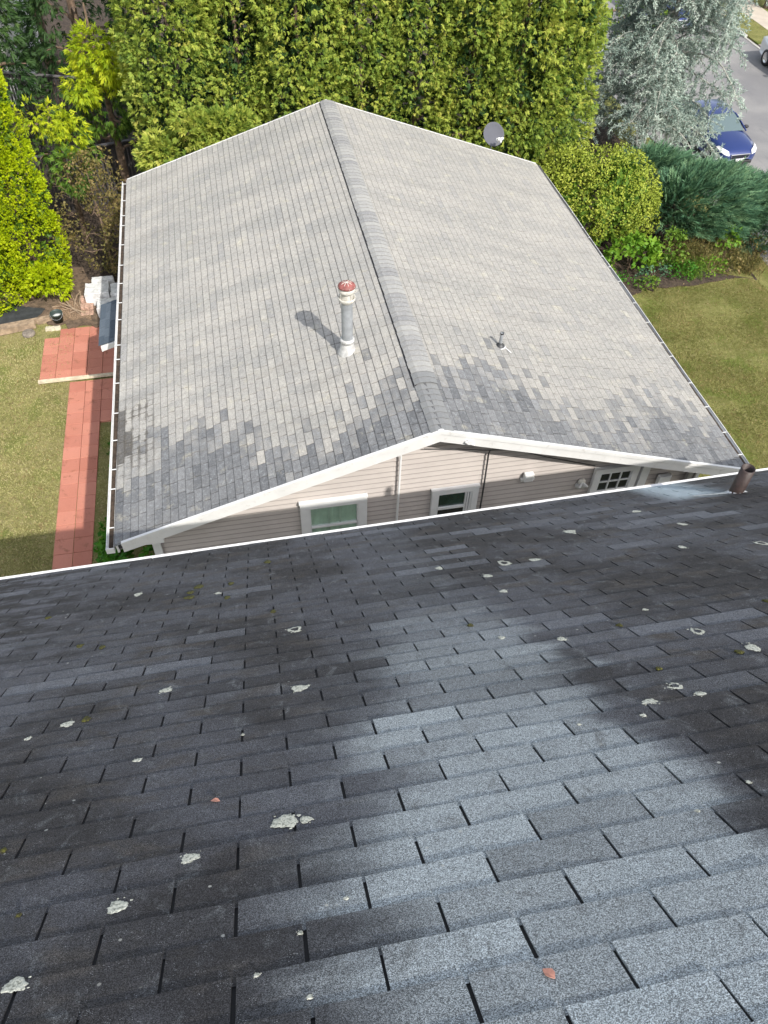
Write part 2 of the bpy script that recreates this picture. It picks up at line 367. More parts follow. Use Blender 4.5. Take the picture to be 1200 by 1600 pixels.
def leaf_mat(name, stops, trans=0.3, rough=.55, clump=1.2, hs=None):
    """stops: colours over the per-leaf random value; 'clump' scale varies tone between branches"""
    n = N(name); co = n.coord(); r = n.attr('rnd')
    k = n.math('ADD', n.math('MULTIPLY', r, .62), n.math('MULTIPLY', n.rng(n.noise(co, clump, 3, .6), .3, .7, 0, 1, False), .38))
    c = n.ramp(k, [(i / (len(stops) - 1), s_) for i, s_ in enumerate(stops)])
    n.set(c, rough, 0, .25)
    tr = n.new('ShaderNodeBsdfTranslucent'); n.put(c, tr.inputs[0])
    mx = n.new('ShaderNodeMixShader'); mx.inputs[0].default_value = trans
    n.t.links.new(n.b.outputs[0], mx.inputs[1]); n.t.links.new(tr.outputs[0], mx.inputs[2]); n.t.links.new(mx.outputs[0], n.out.inputs[0])
    return n.m
L = {}
M['cedar_bark'] = simple('grey_cedar_bark', (.34, .34, .30), .9, var=.3, scale=10)
L['hedge'] = leaf_mat('hedge_foliage', [rgb(62, 90, 42), rgb(104, 130, 54), rgb(142, 160, 66), rgb(172, 180, 78), rgb(192, 182, 96)], .35, clump=.9)
L['gold'] = leaf_mat('golden_foliage', [rgb(108, 134, 30), rgb(150, 172, 34), rgb(186, 196, 40), rgb(206, 208, 60)], .35)
L['lime'] = leaf_mat('lime_arborvitae_foliage', [rgb(118, 146, 18), rgb(156, 178, 16), rgb(184, 198, 22), rgb(198, 204, 44)], .3, clump=2.5)
L['green'] = leaf_mat('green_foliage', [rgb(44, 74, 24), rgb(70, 104, 34), rgb(106, 134, 46), rgb(140, 156, 58)], .25)
L['darkgreen'] = leaf_mat('dark_conifer_foliage', [rgb(24, 44, 22), rgb(40, 66, 32), rgb(62, 90, 44), rgb(92, 116, 56)], .15)
L['olive'] = leaf_mat('olive_brown_foliage', [rgb(60, 66, 34), rgb(92, 92, 48), rgb(124, 112, 66), rgb(142, 116, 82)], .2)
L['box'] = leaf_mat('boxwood_foliage', [rgb(98, 114, 42), rgb(132, 148, 54), rgb(160, 172, 66), rgb(186, 188, 84)], .25, clump=1.5)
L['juniper'] = leaf_mat('juniper_foliage', [rgb(42, 72, 52), rgb(68, 104, 78), rgb(94, 130, 96), rgb(124, 152, 108)], .12)
L['cedar'] = leaf_mat('blue_cedar_foliage', [rgb(88, 106, 98), rgb(134, 152, 142), rgb(174, 188, 176), rgb(206, 212, 200)], .12)
L['broad'] = leaf_mat('broad_leaf_foliage', [rgb(50, 92, 24), rgb(84, 128, 36), rgb(124, 160, 50), rgb(160, 182, 70)], .3)
L['deep'] = leaf_mat('deep_green_leaves', [rgb(30, 74, 16), rgb(50, 104, 24), rgb(76, 128, 34), rgb(100, 146, 44)], .3)
L['grass'] = leaf_mat('grass_blades', [rgb(122, 132, 74), rgb(156, 158, 98), rgb(190, 182, 128), rgb(214, 202, 160)], .3, clump=.8)
L['grass_right'] = leaf_mat('shadier_grass_blades', [rgb(84, 96, 46), rgb(112, 114, 58), rgb(140, 132, 80), rgb(172, 156, 112)], .3, clump=.8)  # right lawn blades: olive, with shade put into the colours

# ------------------------------------------------------------------ foliage generators
def unit(a): return a / (np.linalg.norm(a, axis=-1, keepdims=True) + 1e-9)
def frames(d, up=None):
    """orthonormal frames, d (n,3) main axis -> (d, side, normal)"""
    n_ = len(d); r = rng.normal(size=(n_, 3)) if up is None else up
    s_ = unit(np.cross(d, r)); return d, s_, np.cross(s_, d)
def leaves(P, D, Nrm, ln, wd, fold=0.0):
    """kite leaf quads: base P, direction D, face normal about Nrm"""
    D = unit(D); Sd = unit(np.cross(D, Nrm)); n_ = len(P)
    ln = np.broadcast_to(ln, n_)[:, None]; wd = np.broadcast_to(wd, n_)[:, None]
    nn = np.cross(Sd, D)
    V = np.stack([P, P + D * ln * .45 + Sd * wd * .5 + nn * fold * wd, P + D * ln, P + D * ln * .45 - Sd * wd * .5 + nn * fold * wd], 1)
    F = np.arange(n_ * 4).reshape(n_, 4)
    return V.reshape(-1, 3), F
def fans(P, D, Nrm, size, k=6, spread=1.0, wd=.22, tone=None):
    """flat drooping sprays: k leaflets fanned in the plane of each spray"""
    n_ = len(P); D = unit(D); Sd = unit(np.cross(D, Nrm)); Nn = np.cross(Sd, D)
    size = np.broadcast_to(size, n_)
    tone = rng.random(n_) if tone is None else tone
    Pa, Da, Na, La, Ta = [], [], [], [], []
    for i in range(k):
        t = (i / (k - 1) - .5) * 2
        an = t * spread + rng.normal(size=n_) * .12
        off = (1 - abs(t)) * .35 * rng.random(n_)
        dd = D * np.cos(an)[:, None] + Sd * np.sin(an)[:, None] + Nn * (rng.normal(size=n_) * .22)[:, None] + np.array([0, 0, -.18])
        Pa.append(P + D * (off * size)[:, None]); Da.append(dd); Na.append(Nn + rng.normal(size=(n_, 3)) * .25)
        La.append(size * (.62 + .38 * (1 - abs(t))) * rng.uniform(.8, 1.15, n_)); Ta.append(np.clip(tone + rng.normal(size=n_) * .12, 0, 1))
    Pa, Da, Na, La, Ta = map(np.concatenate, (Pa, Da, Na, La, Ta))
    V, F = leaves(Pa, Da, unit(Na), La, La * wd, .1)
    return V, F, Ta
def plumes(P, D, size, k=9, wd=.3):
    """feathery plume: leaflets alternately along a stem"""
    n_ = len(P); D = unit(D); Nn = unit(rng.normal(size=(n_, 3)) * .5 + [0, 0, 1]); Sd = unit(np.cross(D, Nn)); size = np.broadcast_to(size, n_)
    tone = rng.random(n_); Pa, Da, Na, La, Ta = [], [], [], [], []
    for i in range(k):
        t = i / k; s_ = 1 if i % 2 else -1
        Pa.append(P + D * (size * t)[:, None] - np.array([0, 0, .12]) * (t * t * size)[:, None])
        Da.append(D * .85 + Sd * (s_ * (.75 - .35 * t)) + rng.normal(size=(n_, 3)) * .1); Na.append(Nn)
        La.append(size * (.42 - .2 * t) * rng.uniform(.8, 1.2, n_)); Ta.append(np.clip(tone + .15 * t + rng.normal(size=n_) * .08, 0, 1))
    Pa, Da, Na, La, Ta = map(np.concatenate, (Pa, Da, Na, La, Ta))
    V, F = leaves(Pa, Da, Na, La, La * wd, .1); return V, F, Ta

def lobed(n_lobes, envelope, lobe_r, per_lobe, front=None, droop=.3, inward=.25):
    """points and outward directions on many small lobes over an envelope.
    envelope(k) -> (k,3) surface points and outward normals"""
    C_, Nv = envelope(n_lobes)
    r = rng.uniform(lobe_r[0], lobe_r[1], n_lobes)
    C_ = C_ - Nv * (r * .6)[:, None]
    P, D, G = [], [], []
    for i in range(n_lobes):
        k = int(per_lobe * (r[i] / lobe_r[1]) ** 2) + 3
        d = unit(rng.normal(size=(k * 2, 3))); d = d[(d @ Nv[i]) > -.25][:k]
        rad = r[i] * (1 - inward * rng.random(len(d)) ** 2)
        q = C_[i] + d * rad[:, None] * np.array([1, 1, 1.1])
        P.append(q); D.append(unit(d + Nv[i] * .4 - np.array([0, 0, droop]))); G.append(np.full(len(q), rng.random()))
    return np.concatenate(P), np.concatenate(D), np.concatenate(G)
def env_ellipsoid(c, r, zmin=-1, front=0.0):
    c = np.array(c); r = np.array(r)
    def f(k):
        d = unit(rng.normal(size=(k * 6, 3))); d = d[d[:, 2] > zmin]
        if front: d = d[(d[:, 1] < .15) | (rng.random(len(d)) > front)]
        d = d[:k]
        while len(d) < k: d = np.concatenate([d, d])[:k]
        return c + d * r, unit(d / r)
    return f
def env_column(c, R, H, power=.5, front=0.0, base=.15, lean=(0, 0)):
    """column of radius R and height H standing at c, rounding to a tip"""
    c = np.array(c)
    def f(k):
        z = rng.random(k * 3) ** .9; an = rng.uniform(0, 2 * PI, k * 3)
        keep = (np.sin(an) < .2) | (rng.random(k * 3) > front); z, an = z[keep][:k], an[keep][:k]
        prof = R * np.clip((1 - z), 0, 1) ** power * np.clip(.75 + z * 2.5, 0, 1)
        n_ = np.stack([np.cos(an), np.sin(an), np.full(k, .15) + z * .35], 1)
        return c + np.stack([prof * np.cos(an) + lean[0] * z, prof * np.sin(an) + lean[1] * z, base + z * H], 1), unit(n_)
    return f
def trunk_mb(base, h, r, limbs=6, reach=1.0, zlo=.25, zhi=.9, lean=(0, 0)):
    mb = MB(); b = np.array(base, float)
    def at(t): return b + np.array([lean[0] * t + .06 * h * .1 * math.sin(5 * t), lean[1] * t + .04 * h * .1 * math.cos(4 * t), h * t])
    mb.tube([at(t) for t in np.linspace(0, 1, 9)], [r * (1 - .85 * t) * (1.25 if t == 0 else 1) for t in np.linspace(0, 1, 9)], 9)
    for i in range(limbs):
        t = zlo + (zhi - zlo) * (i + rng.random() * .5) / limbs; an = i * 2.4 + rng.random(); q = at(t)
        L_ = reach * (1 - .55 * t) * rng.uniform(.75, 1.1)
        pts = [q + np.array([math.cos(an) * L_ * s_, math.sin(an) * L_ * s_, .35 * L_ * s_ + .1 * math.sin(6 * s_ + i)]) for s_ in (0, .25, .5, .75, 1)]
        mb.tube(pts, [r * (1 - .8 * t) * .45 * (1 - .8 * s_) + .004 for s_ in (0, .25, .5, .75, 1)], 6)
    return mb
def plant(name, label, cat, base, crown_parts, trunk=None, group=None, crown_name='crown', trunk_name='trunk', bark='trunk'):
    """crown_parts: list of (V,F,tone,mat). One crown mesh with one or several materials"""
    root = empty(name, base); tag(root, label, cat, group)
    Vs, Fs, Ts, Ms, o = [], [], [], [], 0; mats = []
    for V, F, T, mt in crown_parts:
        Vs.append(V - np.array(base)); Fs.append(F + o); Ts.append(T); o += len(V)
        if mt not in mats: mats.append(mt)
        Ms.append(np.full(len(F), mats.index(mt)))
    me = np_mesh(crown_name, np.concatenate(Vs), np.concatenate(Fs), np.concatenate(Ts))
    for mt in mats: me.materials.append(mt)
    me.polygons.foreach_set('material_index', np.concatenate(Ms).astype(np.int32))
    mk_obj(crown_name, me, root)
    if trunk is not None:
        trunk.v = [(a - base[0], b_ - base[1], c_ - base[2]) for a, b_, c_ in trunk.v]
        trunk.build(trunk_name, M[bark], root)
    return root

# ------------------------------------------------------------------ shingle field
def shingles(u0, u1, v0, v1, du, dv, thick, slot, row_off, wearf=None, eave=None, jitter=0.0, strip=1, uoff=0.0, left=0.0):
    """tabs in plane coordinates, v up the slope, course k starts at v0+k*dv. Returns mesh arrays."""
    V, F, A, Wr = [], [], [], []
    nv = int(math.ceil((v1 - v0) / dv))
    for k in range(nv):
        vb = v0 + k * dv; vt = min(vb + dv + .02, v1)
        if vb >= v1 - 1e-4: continue
        u1_ = u1(vb) if callable(u1) else u1
        off = (row_off(k) % 1.0) * du; i0 = int(math.floor((u0 - off - uoff) / du)) - 1
        u = i0 * du + off + uoff; idx = 0; tone = rng.random()
        while u < u1_:
            wdt = du * (1 + jitter * rng.uniform(-1, 1)); a, b = max(u, u0), min(u + wdt, u1_)
            if idx % strip == 0 or rng.random() < .18: tone = .5 * rng.random() + .25 * rng.random() + .25 * rng.random()
            idx += 1
            if b - a > .02:
                a2, b2 = a + slot / 2, b - slot / 2
                e1 = vb if eave is None else max(vb, eave(a2)); e2 = vb if eave is None else max(vb, eave(b2))
                if min(vt - e1, vt - e2) > .01:
                    tj = thick * rng.uniform(.75, 1.3); h = .001; sk = rng.uniform(-.0028, .0028); sw_ = slot * rng.uniform(-.22, .22); a2 += sw_ * .5; b2 += sw_ * .5
                    um = (a2 + b2) / 2; em = (e1 + e2) / 2; lift = rng.uniform(-.0006, .0012); c1, c2 = rng.uniform(-.0004, .0022, 2) * (rng.random(2) < .4)
                    o = len(V)
                    V += [(a2, e1 + sk, tj + c1), (um, em + sk * .3, tj + lift), (b2, e2 - sk, tj + c2), (b2, vt, h), (um, vt, h), (a2, vt, h),
                          (a2, e1 + sk, -.004), (b2, e2 - sk, -.004), (b2, vt, -.004), (a2, vt, -.004), (um, em + sk * .3, -.004)]
                    F += [(o, o + 1, o + 4, o + 5), (o + 1, o + 2, o + 3, o + 4), (o + 6, o + 10, o + 1, o), (o + 10, o + 7, o + 2, o + 1), (o + 7, o + 8, o + 3, o + 2), (o + 9, o + 6, o, o + 5)]
                    t_ = min(1, max(0, tone + rng.uniform(-.12, .12)))
                    A += [t_] * 6; Wr += [0.0 if wearf is None else wearf(um, (vb + vt) / 2)] * 6
            u += wdt
    return np.array(V), np.array(F), {'rnd': np.array(A), 'wear': np.array(Wr), 'left': np.full(len(A), left)}
def field(name, U, Vup, O, mat, parent, **kw):
    """shingle courses laid in a roof plane; local x runs along U, local y along +-Vup"""
    V, F, A = shingles(**kw)
    U = np.array(U, float); Vup = np.array(Vup, float); Nn = np.cross(U, Vup)
    if Nn[2] < 0:
        V = V * np.array([1, -1, 1]); F = [tuple(reversed(f)) for f in F]; Vup = -Vup
    me = np_mesh(name, V, np.array(F), A)
    o = mk_obj(name, me, None, mat); o.matrix_world = mat_axes(U, Vup, O)
    if parent is not None:
        o.parent = parent; o.matrix_parent_inverse = Matrix.Translation(-Vector(parent.location))
    return o
def keep(o, parent):
    o.parent = parent; o.matrix_parent_inverse = Matrix.Translation(-Vector(parent.location)); return o

# ------------------------------------------------------------------ setting
def sstep(a, b, x):
    t = np.clip((x - a) / (b - a), 0, 1); return t * t * (3 - 2 * t)
def ground_z(x, y):
    x = np.asarray(x, float); y = np.asarray(y, float)
    z = -0.9 * sstep(11.6, 13.4, x)
    return z + 0.02 * np.sin(x * 1.3) * np.cos(y * .9)
def grid_sheet(name, xs, ys, zf, mat, kind='structure', lift=0.0):
    X_, Y_ = np.meshgrid(xs, ys, indexing='ij'); Z_ = zf(X_, Y_) + lift
    V = np.stack([X_, Y_, Z_], -1).reshape(-1, 3); a, b = len(xs), len(ys)
    i, j = np.meshgrid(np.arange(a - 1), np.arange(b - 1), indexing='ij'); k = (i * b + j).ravel()
    F = np.stack([k, k + b, k + b + 1, k + 1], 1)
    o = mk_obj(name, np_mesh(name, V, F, smooth=True), None, mat); tag(o, kind=kind); return o
xs = np.unique(np.concatenate([[-220, -120, -60, -30], np.arange(-16, 30, .4), [34, 50, 80, 140, 220]]))
ys = np.unique(np.concatenate([[-220, -120, -60, -30], np.arange(-10, 36, .5), [45, 60, 90, 140, 220]]))
grid_sheet('ground', xs, ys, ground_z, M['lawn'])
rd = MB(); rd.box((13.7, -80, -1.2), (22.5, 150, -0.875)); tag(rd.build('road', M['road']), kind='structure')
kb = MB()
for i in range(-20, 45): kb.box((22.5, i * 3 + .01 - .4, -1.2), (22.65, i * 3 + 2.99 - .4, -0.75 if i * 3 < 23 or i * 3 > 27 else -.85), bev=.015)
tag(kb.build('kerb', M['concrete']), kind='structure')
vg_ = MB(); vg_.box((22.65, -80, -1.2), (24.0, 22.6, -0.78)); vg_.box((22.65, 28.6, -1.2), (24.0, 150, -0.78)); tag(vg_.build('grass_verge', M['lawn']), kind='structure')
dv_ = MB(); dv_.box((22.65, 22.62, -1.2), (24.0, 28.58, -.80)); dv_.box((25.32, 22.62, -1.2), (40, 28.58, -.76)); tag(dv_.build('driveway', simple('pinkish_driveway', (.30, .25, .23), .9, var=.12, scale=1.5)), kind='structure')
sw = MB()
for i in range(-40, 90): sw.box((24.0, i * 1.5 + .006, -1.2), (25.3, i * 1.5 + 1.494, -0.77))
tag(sw.build('pavement', simple('tan_pavement', (.46, .40, .33), .85, var=.12, scale=1.2)), kind='structure')
# dark planting soil under the hedge, the shrub border, the side bed
def patch(name, pts, mat, z=.02, thick=.02, kind='structure'):
    mb = MB(); n_ = len(pts)
    top = [(x, y, float(ground_z(x, y)) + z) for x, y in pts]; cx = sum(q[0] for q in pts) / n_; cy = sum(q[1] for q in pts) / n_
    mb.add(top + [(cx, cy, float(ground_z(cx, cy)) + z)], [(i, (i + 1) % n_, n_) for i in range(n_)])
    mb.add([(a, b, c - .15) for a, b, c in top] + top, [(i, (i + 1) % n_, n_ + (i + 1) % n_, n_ + i) for i in range(n_)])
    return tag(mb.build(name, mat), kind=kind)
def wob(pts, n_=6, amp=.1):
    out = []
    for i in range(len(pts)):
        a, b = np.array(pts[i], float), np.array(pts[(i + 1) % len(pts)], float)
        for k in range(n_): out.append(tuple(a + (b - a) * k / n_ + rng.normal(size=2) * amp * (k > 0)))
    return out
patch('hedge_soil', wob([(-9.5, 11.2), (-4.3, 11.2), (5.6, 11.4), (11.4, 11.4), (11.4, 40), (-22, 40), (-22, 14)], 8, .12), M['mulch'], .03)
patch('border_soil', wob([(5.2, 9.4), (8.4, 9.4), (8.9, 9.55), (10.6, 9.6), (12.2, 9.8), (12.2, 14), (5.2, 14)], 6, .08), M['mulch'], .035)
patch('side_soil', wob([(-8.6, 10.9), (-7.4, 10.45), (-6.3, 10.2), (-5.4, 10.2), (-4.3, 10.2), (-4.3, 13), (-9, 13)], 5, .08), simple('light_soil', (.13, .09, .06), .95, var=.4, scale=10, bump=.02, bscale=30), .04)

# red paver path and patio, laid as single slabs in one sheet each
def pavers(name, cells, z=.03):
    mb = MB()
    for (x0, y0, x1, y1) in cells:
        g = .0045; dz = rng.uniform(-.002, .002); a, b = x0 + g, y0 + g; c_, d = x1 - g, y1 - g; zt = z + dz
        mb.add([(a, b, -.05), (c_, b, -.05), (c_, d, -.05), (a, d, -.05), (a, b, zt - .004), (c_, b, zt - .004), (c_, d, zt - .004), (a, d, zt - .004),
                (a + .004, b + .004, zt), (c_ - .004, b + .004, zt), (c_ - .004, d - .004, zt), (a + .004, d - .004, zt)],
               [(0, 1, 5, 4), (1, 2, 6, 5), (2, 3, 7, 6), (3, 0, 4, 7), (4, 5, 9, 8), (5, 6, 10, 9), (6, 7, 11, 10), (7, 4, 8, 11), (8, 9, 10, 11)], rng.random())
    return tag(mb.build(name, M['paver']), kind='structure')
ps = .375; cells = []
for j in range(-12, 16):
    y0 = 8.02 - (j + 1) * ps
    if y0 < -2: break
    for i in range(2): cells.append((-6.71 + i * ps, 8.02 - (j + 13) * ps, -6.71 + (i + 1) * ps, 8.02 - (j + 12) * ps))
cells = [(-6.71 + i * ps, 8.02 - (j + 1) * ps, -6.71 + (i + 1) * ps, 8.02 - j * ps) for j in range(32) for i in range(2)]
cells += [(-6.71 + 2 * ps, 8.02 - (j + 1) * ps, -6.71 + 3 * ps - .1, 8.02 - j * ps) for j in range(4)] + [(-6.71 + 3 * ps - .1, 8.02 - (j + 1) * ps, -5.3, 8.02 - j * ps) for j in range(4)]
pavers('path', cells)
cells = [(-7.42 + i * .362, 8.16 + j * .335, -7.42 + (i + 1) * .362, 8.16 + (j + 1) * .335) for i in range(8) for j in range(6) if not (i == 0 and j == 5)]
pavers('patio', cells)

# ------------------------------------------------------------------ back house (low, bleached gable roof)
bh = empty('back_house', (0, 0, 0)); tag(bh, 'low pale-sided house below, with a bleached grey gable roof and white rake boards', 'house')
HL, HR = 1.182 / 3.66, 1.315 / 4.065; RZ = 4.9
def zl(x): return RZ - HL * abs(x) if x < 0 else RZ - HR * x
aL, aR = math.atan(HL), math.atan(HR)
XL, XR = -4.70, 5.27
LL, LR = 4.72 / math.cos(aL), 5.33 / math.cos(aR)
def wear_left(u, v):           # u = y, v = distance up from the eave
    e = .95 + .45 * math.sin(v * 1.1 + .3) - .25 * math.cos(v * 2.3) + (.55 if v < .9 else 0) + (.35 if v > 4.2 else 0)
    w_ = .95 if u < e - .25 + rng.normal() * .22 else (.55 if u < e + .15 + rng.normal() * .3 else (.3 if rng.random() < .1 else 0.0))
    if (v < .1 and 1.5 < u < 2.9) or (v < .22 and 1.75 < u < 2.3): w_ = 1.75
    elif v < .75 and 1.1 < u < 1.8: w_ = .45
    return w_
def wear_right(u, v):
    e = 1.0 + .35 * math.sin(v * 1.7) + (.3 if v > 3.8 else 0)
    return .8 if u < e - .3 + rng.normal() * .3 else (.52 if u < e + .25 + rng.normal() * .35 else (.3 if rng.random() < .1 else 0.0))
stair = lambda k: (k * .5 + .11 * ((k * 7) % 5)) % 1.0
cl, sl_ = math.cos(aL), math.sin(aL); cr, sr = math.cos(aR), math.sin(aR)
rl = field('roof_slope', (0, 1, 0), (cl, 0, sl_), (-4.72, 0, RZ - HL * 4.72), M['shingle_back'], bh, u0=-.03, u1=10.95, v0=0, v1=LL, du=.262, dv=.127, thick=.009, slot=.014, row_off=stair, wearf=wear_left, left=1.0, jitter=.12, strip=2)
rl['label'] = 'bleached left roof slope, stained slate grey along the near rake'
rr = field('roof_slope', (0, 1, 0), (-cr, 0, sr), (5.33, 0, RZ - HR * 5.33), M['shingle_back'], bh, u0=.0, u1=lambda v: 10.95 - .27 * (1 - v / LR), v0=0, v1=LR, du=.262, dv=.127, thick=.009, slot=.014, row_off=stair, wearf=wear_right, jitter=.12, strip=2, eave=lambda u: .0127 * u)
rr['label'] = 'right roof slope facing the lawn, streaked warm grey'
# deck below the shingles, with the soffit on its underside
dk_ = MB(); t_ = .13
for x0, x1, ye in ((-4.70, 0, 10.93), (0, 5.30, 10.7)):
    z0, z1 = zl(x0) - .006, zl(x1) - .006
    y1a, y1b = (10.93, 10.93) if x0 < 0 else (10.93, 10.67)
    dk_.add([(x0, .02, z0), (x1, .02, z1), (x1, y1b, z1), (x0, y1a, z0), (x0, .02, z0 - t_), (x1, .02, z1 - t_), (x1, y1b, z1 - t_), (x0, y1a, z0 - t_)],
            [(0, 1, 2, 3), (7, 6, 5, 4), (4, 5, 1, 0), (5, 6, 2, 1), (6, 7, 3, 2), (7, 4, 0, 3)])
dk_.build('roof_deck', M['under_back'], bh)
so_ = MB()
for x0, x1 in ((-4.68, 0), (0, 5.25)):
    so_.quadbox([(x0, .03, zl(x0) - .165), (x1, .03, zl(x1) - .165), (x1, .47, zl(x1) - .165), (x0, .47, zl(x0) - .165)], (0, 0, .02))
so_.build('soffit', simple('grey_soffit', (.22, .21, .21), .7, var=.1), bh)
# ridge caps: a raised run then flush caps to the near rake
rc = MB(); y = 0.0; Wv = []
while y < 10.93:
    raised = y > 1.0; h0 = .026 if raised else .014; wl_, wr_ = (.150, .205) if raised else (.148, .19)
    lift = .013; y1 = min(y + .145, 10.95); jit = rng.uniform(-.006, .006); a = rng.random()
    sec = [(-wl_ + jit, -.004), (-wl_ * .45, .004), (-.03, .002), (.03, .002), (wr_ * .45, .004), (wr_ + jit, -.004)]
    vs = []
    for yy, hh in ((y, h0 + lift), (y1, h0)):
        for x, dz in sec: vs.append((x, yy, zl(x) + hh + dz - (.012 if abs(x) < .05 else 0)))
    nsec = len(sec); low = [(x, yy, z - .006) for x, yy, z in vs[:nsec]]
    vs += low
    rc.add(vs, [(i, i + 1, nsec + i + 1, nsec + i) for i in range(nsec - 1)] + [(2 * nsec + i, 2 * nsec + i + 1, i + 1, i) for i in range(nsec - 1)], a)
    y += .127
ridge = rc.build('ridge_cap', M['ridge_cap'], bh)
at = ridge.data.attributes.new('wear', 'FLOAT', 'FACE'); at.data.foreach_set('value', np.array([.6 if f.center.y < 1.3 else 0.0 for f in ridge.data.polygons], np.float32))
rv = MB(); rv.box((-.163, 1.0, zl(-.162) - .01), (-.153, 10.9, zl(-.158) + .018))  # black strip stands in for the shaded gap under the raised caps
rv.quadbox([(-.145, 1.01, zl(-.145) + .004), (-.06, 1.01, zl(-.06) + .004), (-.06, 10.93, zl(-.06) + .004), (-.145, 10.93, zl(-.145) + .004)], (0, 0, .010))
rv.build('ridge_vent', M['black'], bh)
# walls: lapped siding on the near gable, plain shell behind
wx0, wx1, wy = -4.27, 4.80, .45
ws = wy + .034
core = MB(); core.v += [(wx0, wy + .06, 0), (wx1, wy + .06, 0), (wx1, wy + .06, zl(wx1) - .17), (0, wy + .06, RZ - .17), (wx0, wy + .06, zl(wx0) - .17)]
core.v += [(a, 10.5, c) for a, b, c in core.v]; core.f += [[0, 1, 2, 3, 4], [9, 8, 7, 6, 5], [1, 6, 7, 2], [5, 0, 4, 9], [0, 5, 6, 1]]; core.a += [.5] * 5; core.sm += [False] * 5
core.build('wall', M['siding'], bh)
sd = MB(); lap = .1085; k = 0
while k * lap < RZ - .2:
    z0 = k * lap; z1 = z0 + lap
    def xl(z, sgn):
        lim = (RZ - .17 - z)
        return max(wx0, -lim / HL) if sgn < 0 else min(wx1, lim / HR)
    a0, a1, b0, b1 = xl(z0, -1), xl(z1, -1), xl(z0, 1), xl(z1, 1)
    if z1 > RZ - .17: a1 = b1 = 0; z1 = RZ - .17
    zm = z0 + lap * .5; am, bm = (a0 + a1) / 2, (b0 + b1) / 2
    # double-four profile: flat face, small butt at the bottom
    sd.add([(a0, ws - .022, z0 + .003), (b0, ws - .022, z0 + .003), (b1, ws - .002, z1 + .003), (a1, ws - .002, z1 + .003), (a0, ws + .01, z0 + .003), (b0, ws + .01, z0 + .003)],
           [(0, 1, 2, 3), (4, 5, 1, 0)])
    k += 1
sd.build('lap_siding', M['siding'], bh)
# side wall facing the patio also lapped
for xx, sg in ((wx0, -1), (wx1, 1)):
    sd = MB()
    for k in range(27):
        z0, z1 = k * lap, (k + 1) * lap
        vs = [(xx + sg * .018, wy, z0), (xx + sg * .018, 10.5, z0), (xx + sg * .004, 10.5, z1), (xx + sg * .004, wy, z1), (xx - sg * .01, wy, z0), (xx - sg * .01, 10.5, z0)]
        sd.add(vs, [(0, 1, 2, 3) if sg > 0 else (3, 2, 1, 0), (4, 5, 1, 0)])
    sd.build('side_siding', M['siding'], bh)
# corner boards
for xx, zt in ((wx0, 3.33), (wx1, 3.2)):
    cb = MB(); cb.box((xx - .03, wy - .035, 0), (xx + (.09 if xx < 0 else .03), wy + .0, zt)); cb.box((xx - .035, wy - .03, 0), (xx - .02, wy + .1, zt)) if xx < 0 else cb.box((xx + .02, wy - .03, 0), (xx + .035, wy + .1, zt))
    cb.build('corner_board', M['white_trim'], bh)
# rake boards
def rake(sgn, xe):
    mb = MB(); n_ = 14
    xs_ = [xe * i / n_ for i in range(n_ + 1)]
    for (yo, yi, zt, zb) in ((-.025, .018, .019, -.050), (-.010, .019, -.048, -.205)):
        vs = []
        for x in xs_:
            z = zl(x); vs += [(x, yo, z + zt), (x, yo, z + zb), (x, yi, z + zb), (x, yi, z + zt)]
        fs = []
        for i in range(n_):
            a, b = i * 4, i * 4 + 4
            for q in range(4): fs.append((a + q, b + q, b + (q + 1) % 4, a + (q + 1) % 4) if sgn > 0 else (a + q, a + (q + 1) % 4, b + (q + 1) % 4, b + q))
        fs += [(0, 1, 2, 3), (n_ * 4 + 3, n_ * 4 + 2, n_ * 4 + 1, n_ * 4)]
        mb.add(vs, fs)
    return mb
rake(-1, -4.62).build('rake_board', M['white'], bh); rake(1, 5.22).build('rake_board', M['white'], bh)
# far rake, thin metal drip edge
mb = MB()
for x0, x1, y0, y1 in ((-4.7, 0, 10.95, 10.95), (0, 5.2, 10.95, 10.69)):
    mb.quadbox([(x0, y0, zl(x0) - .14), (x1, y1, zl(x1) - .14), (x1, y1, zl(x1) + .014), (x0, y0, zl(x0) + .014)], (0, .02, 0))
mb.build('far_rake_board', M['white'], bh)
# cornice return at the left
mb = MB(); z3 = zl(-4.66)
mb.v += []
mb.add([(-4.62, -.008, 3.30), (-4.03, -.008, 3.30), (-4.03, -.008, 3.44), (-4.62, -.008, 3.33), (-4.62, .42, 3.30), (-4.03, .42, 3.30), (-4.03, .42, 3.44), (-4.62, .42, 3.33)],
       [(0, 1, 2, 3), (7, 6, 5, 4), (4, 5, 1, 0), (1, 5, 6, 2), (3, 2, 6, 7), (0, 3, 7, 4)])
mb.build('cornice_return', M['white'], bh)
mb = MB(); mb.box((4.72, -.008, 3.10), (5.2, .42, 3.19)); mb.build('cornice_return', M['white'], bh)
# eave soffits and fascias on the long sides
mb = MB(); mb.box((-4.71, .0, 3.20), (-4.68, 10.93, 3.37)); mb.box((-4.68, .46, 3.20), (-4.29, 10.93, 3.22)); mb.build('eave_fascia', M['white'], bh); mb = MB()
mb.quadbox([(5.28, .02, 3.02), (5.17, 10.7, 3.02), (5.17, 10.7, 3.19), (5.28, .02, 3.17)], (-.02, 0, 0)); mb.box((4.82, .46, 3.03), (5.1, 10.6, 3.05))
mb.build('eave_fascia', M['white'], bh)
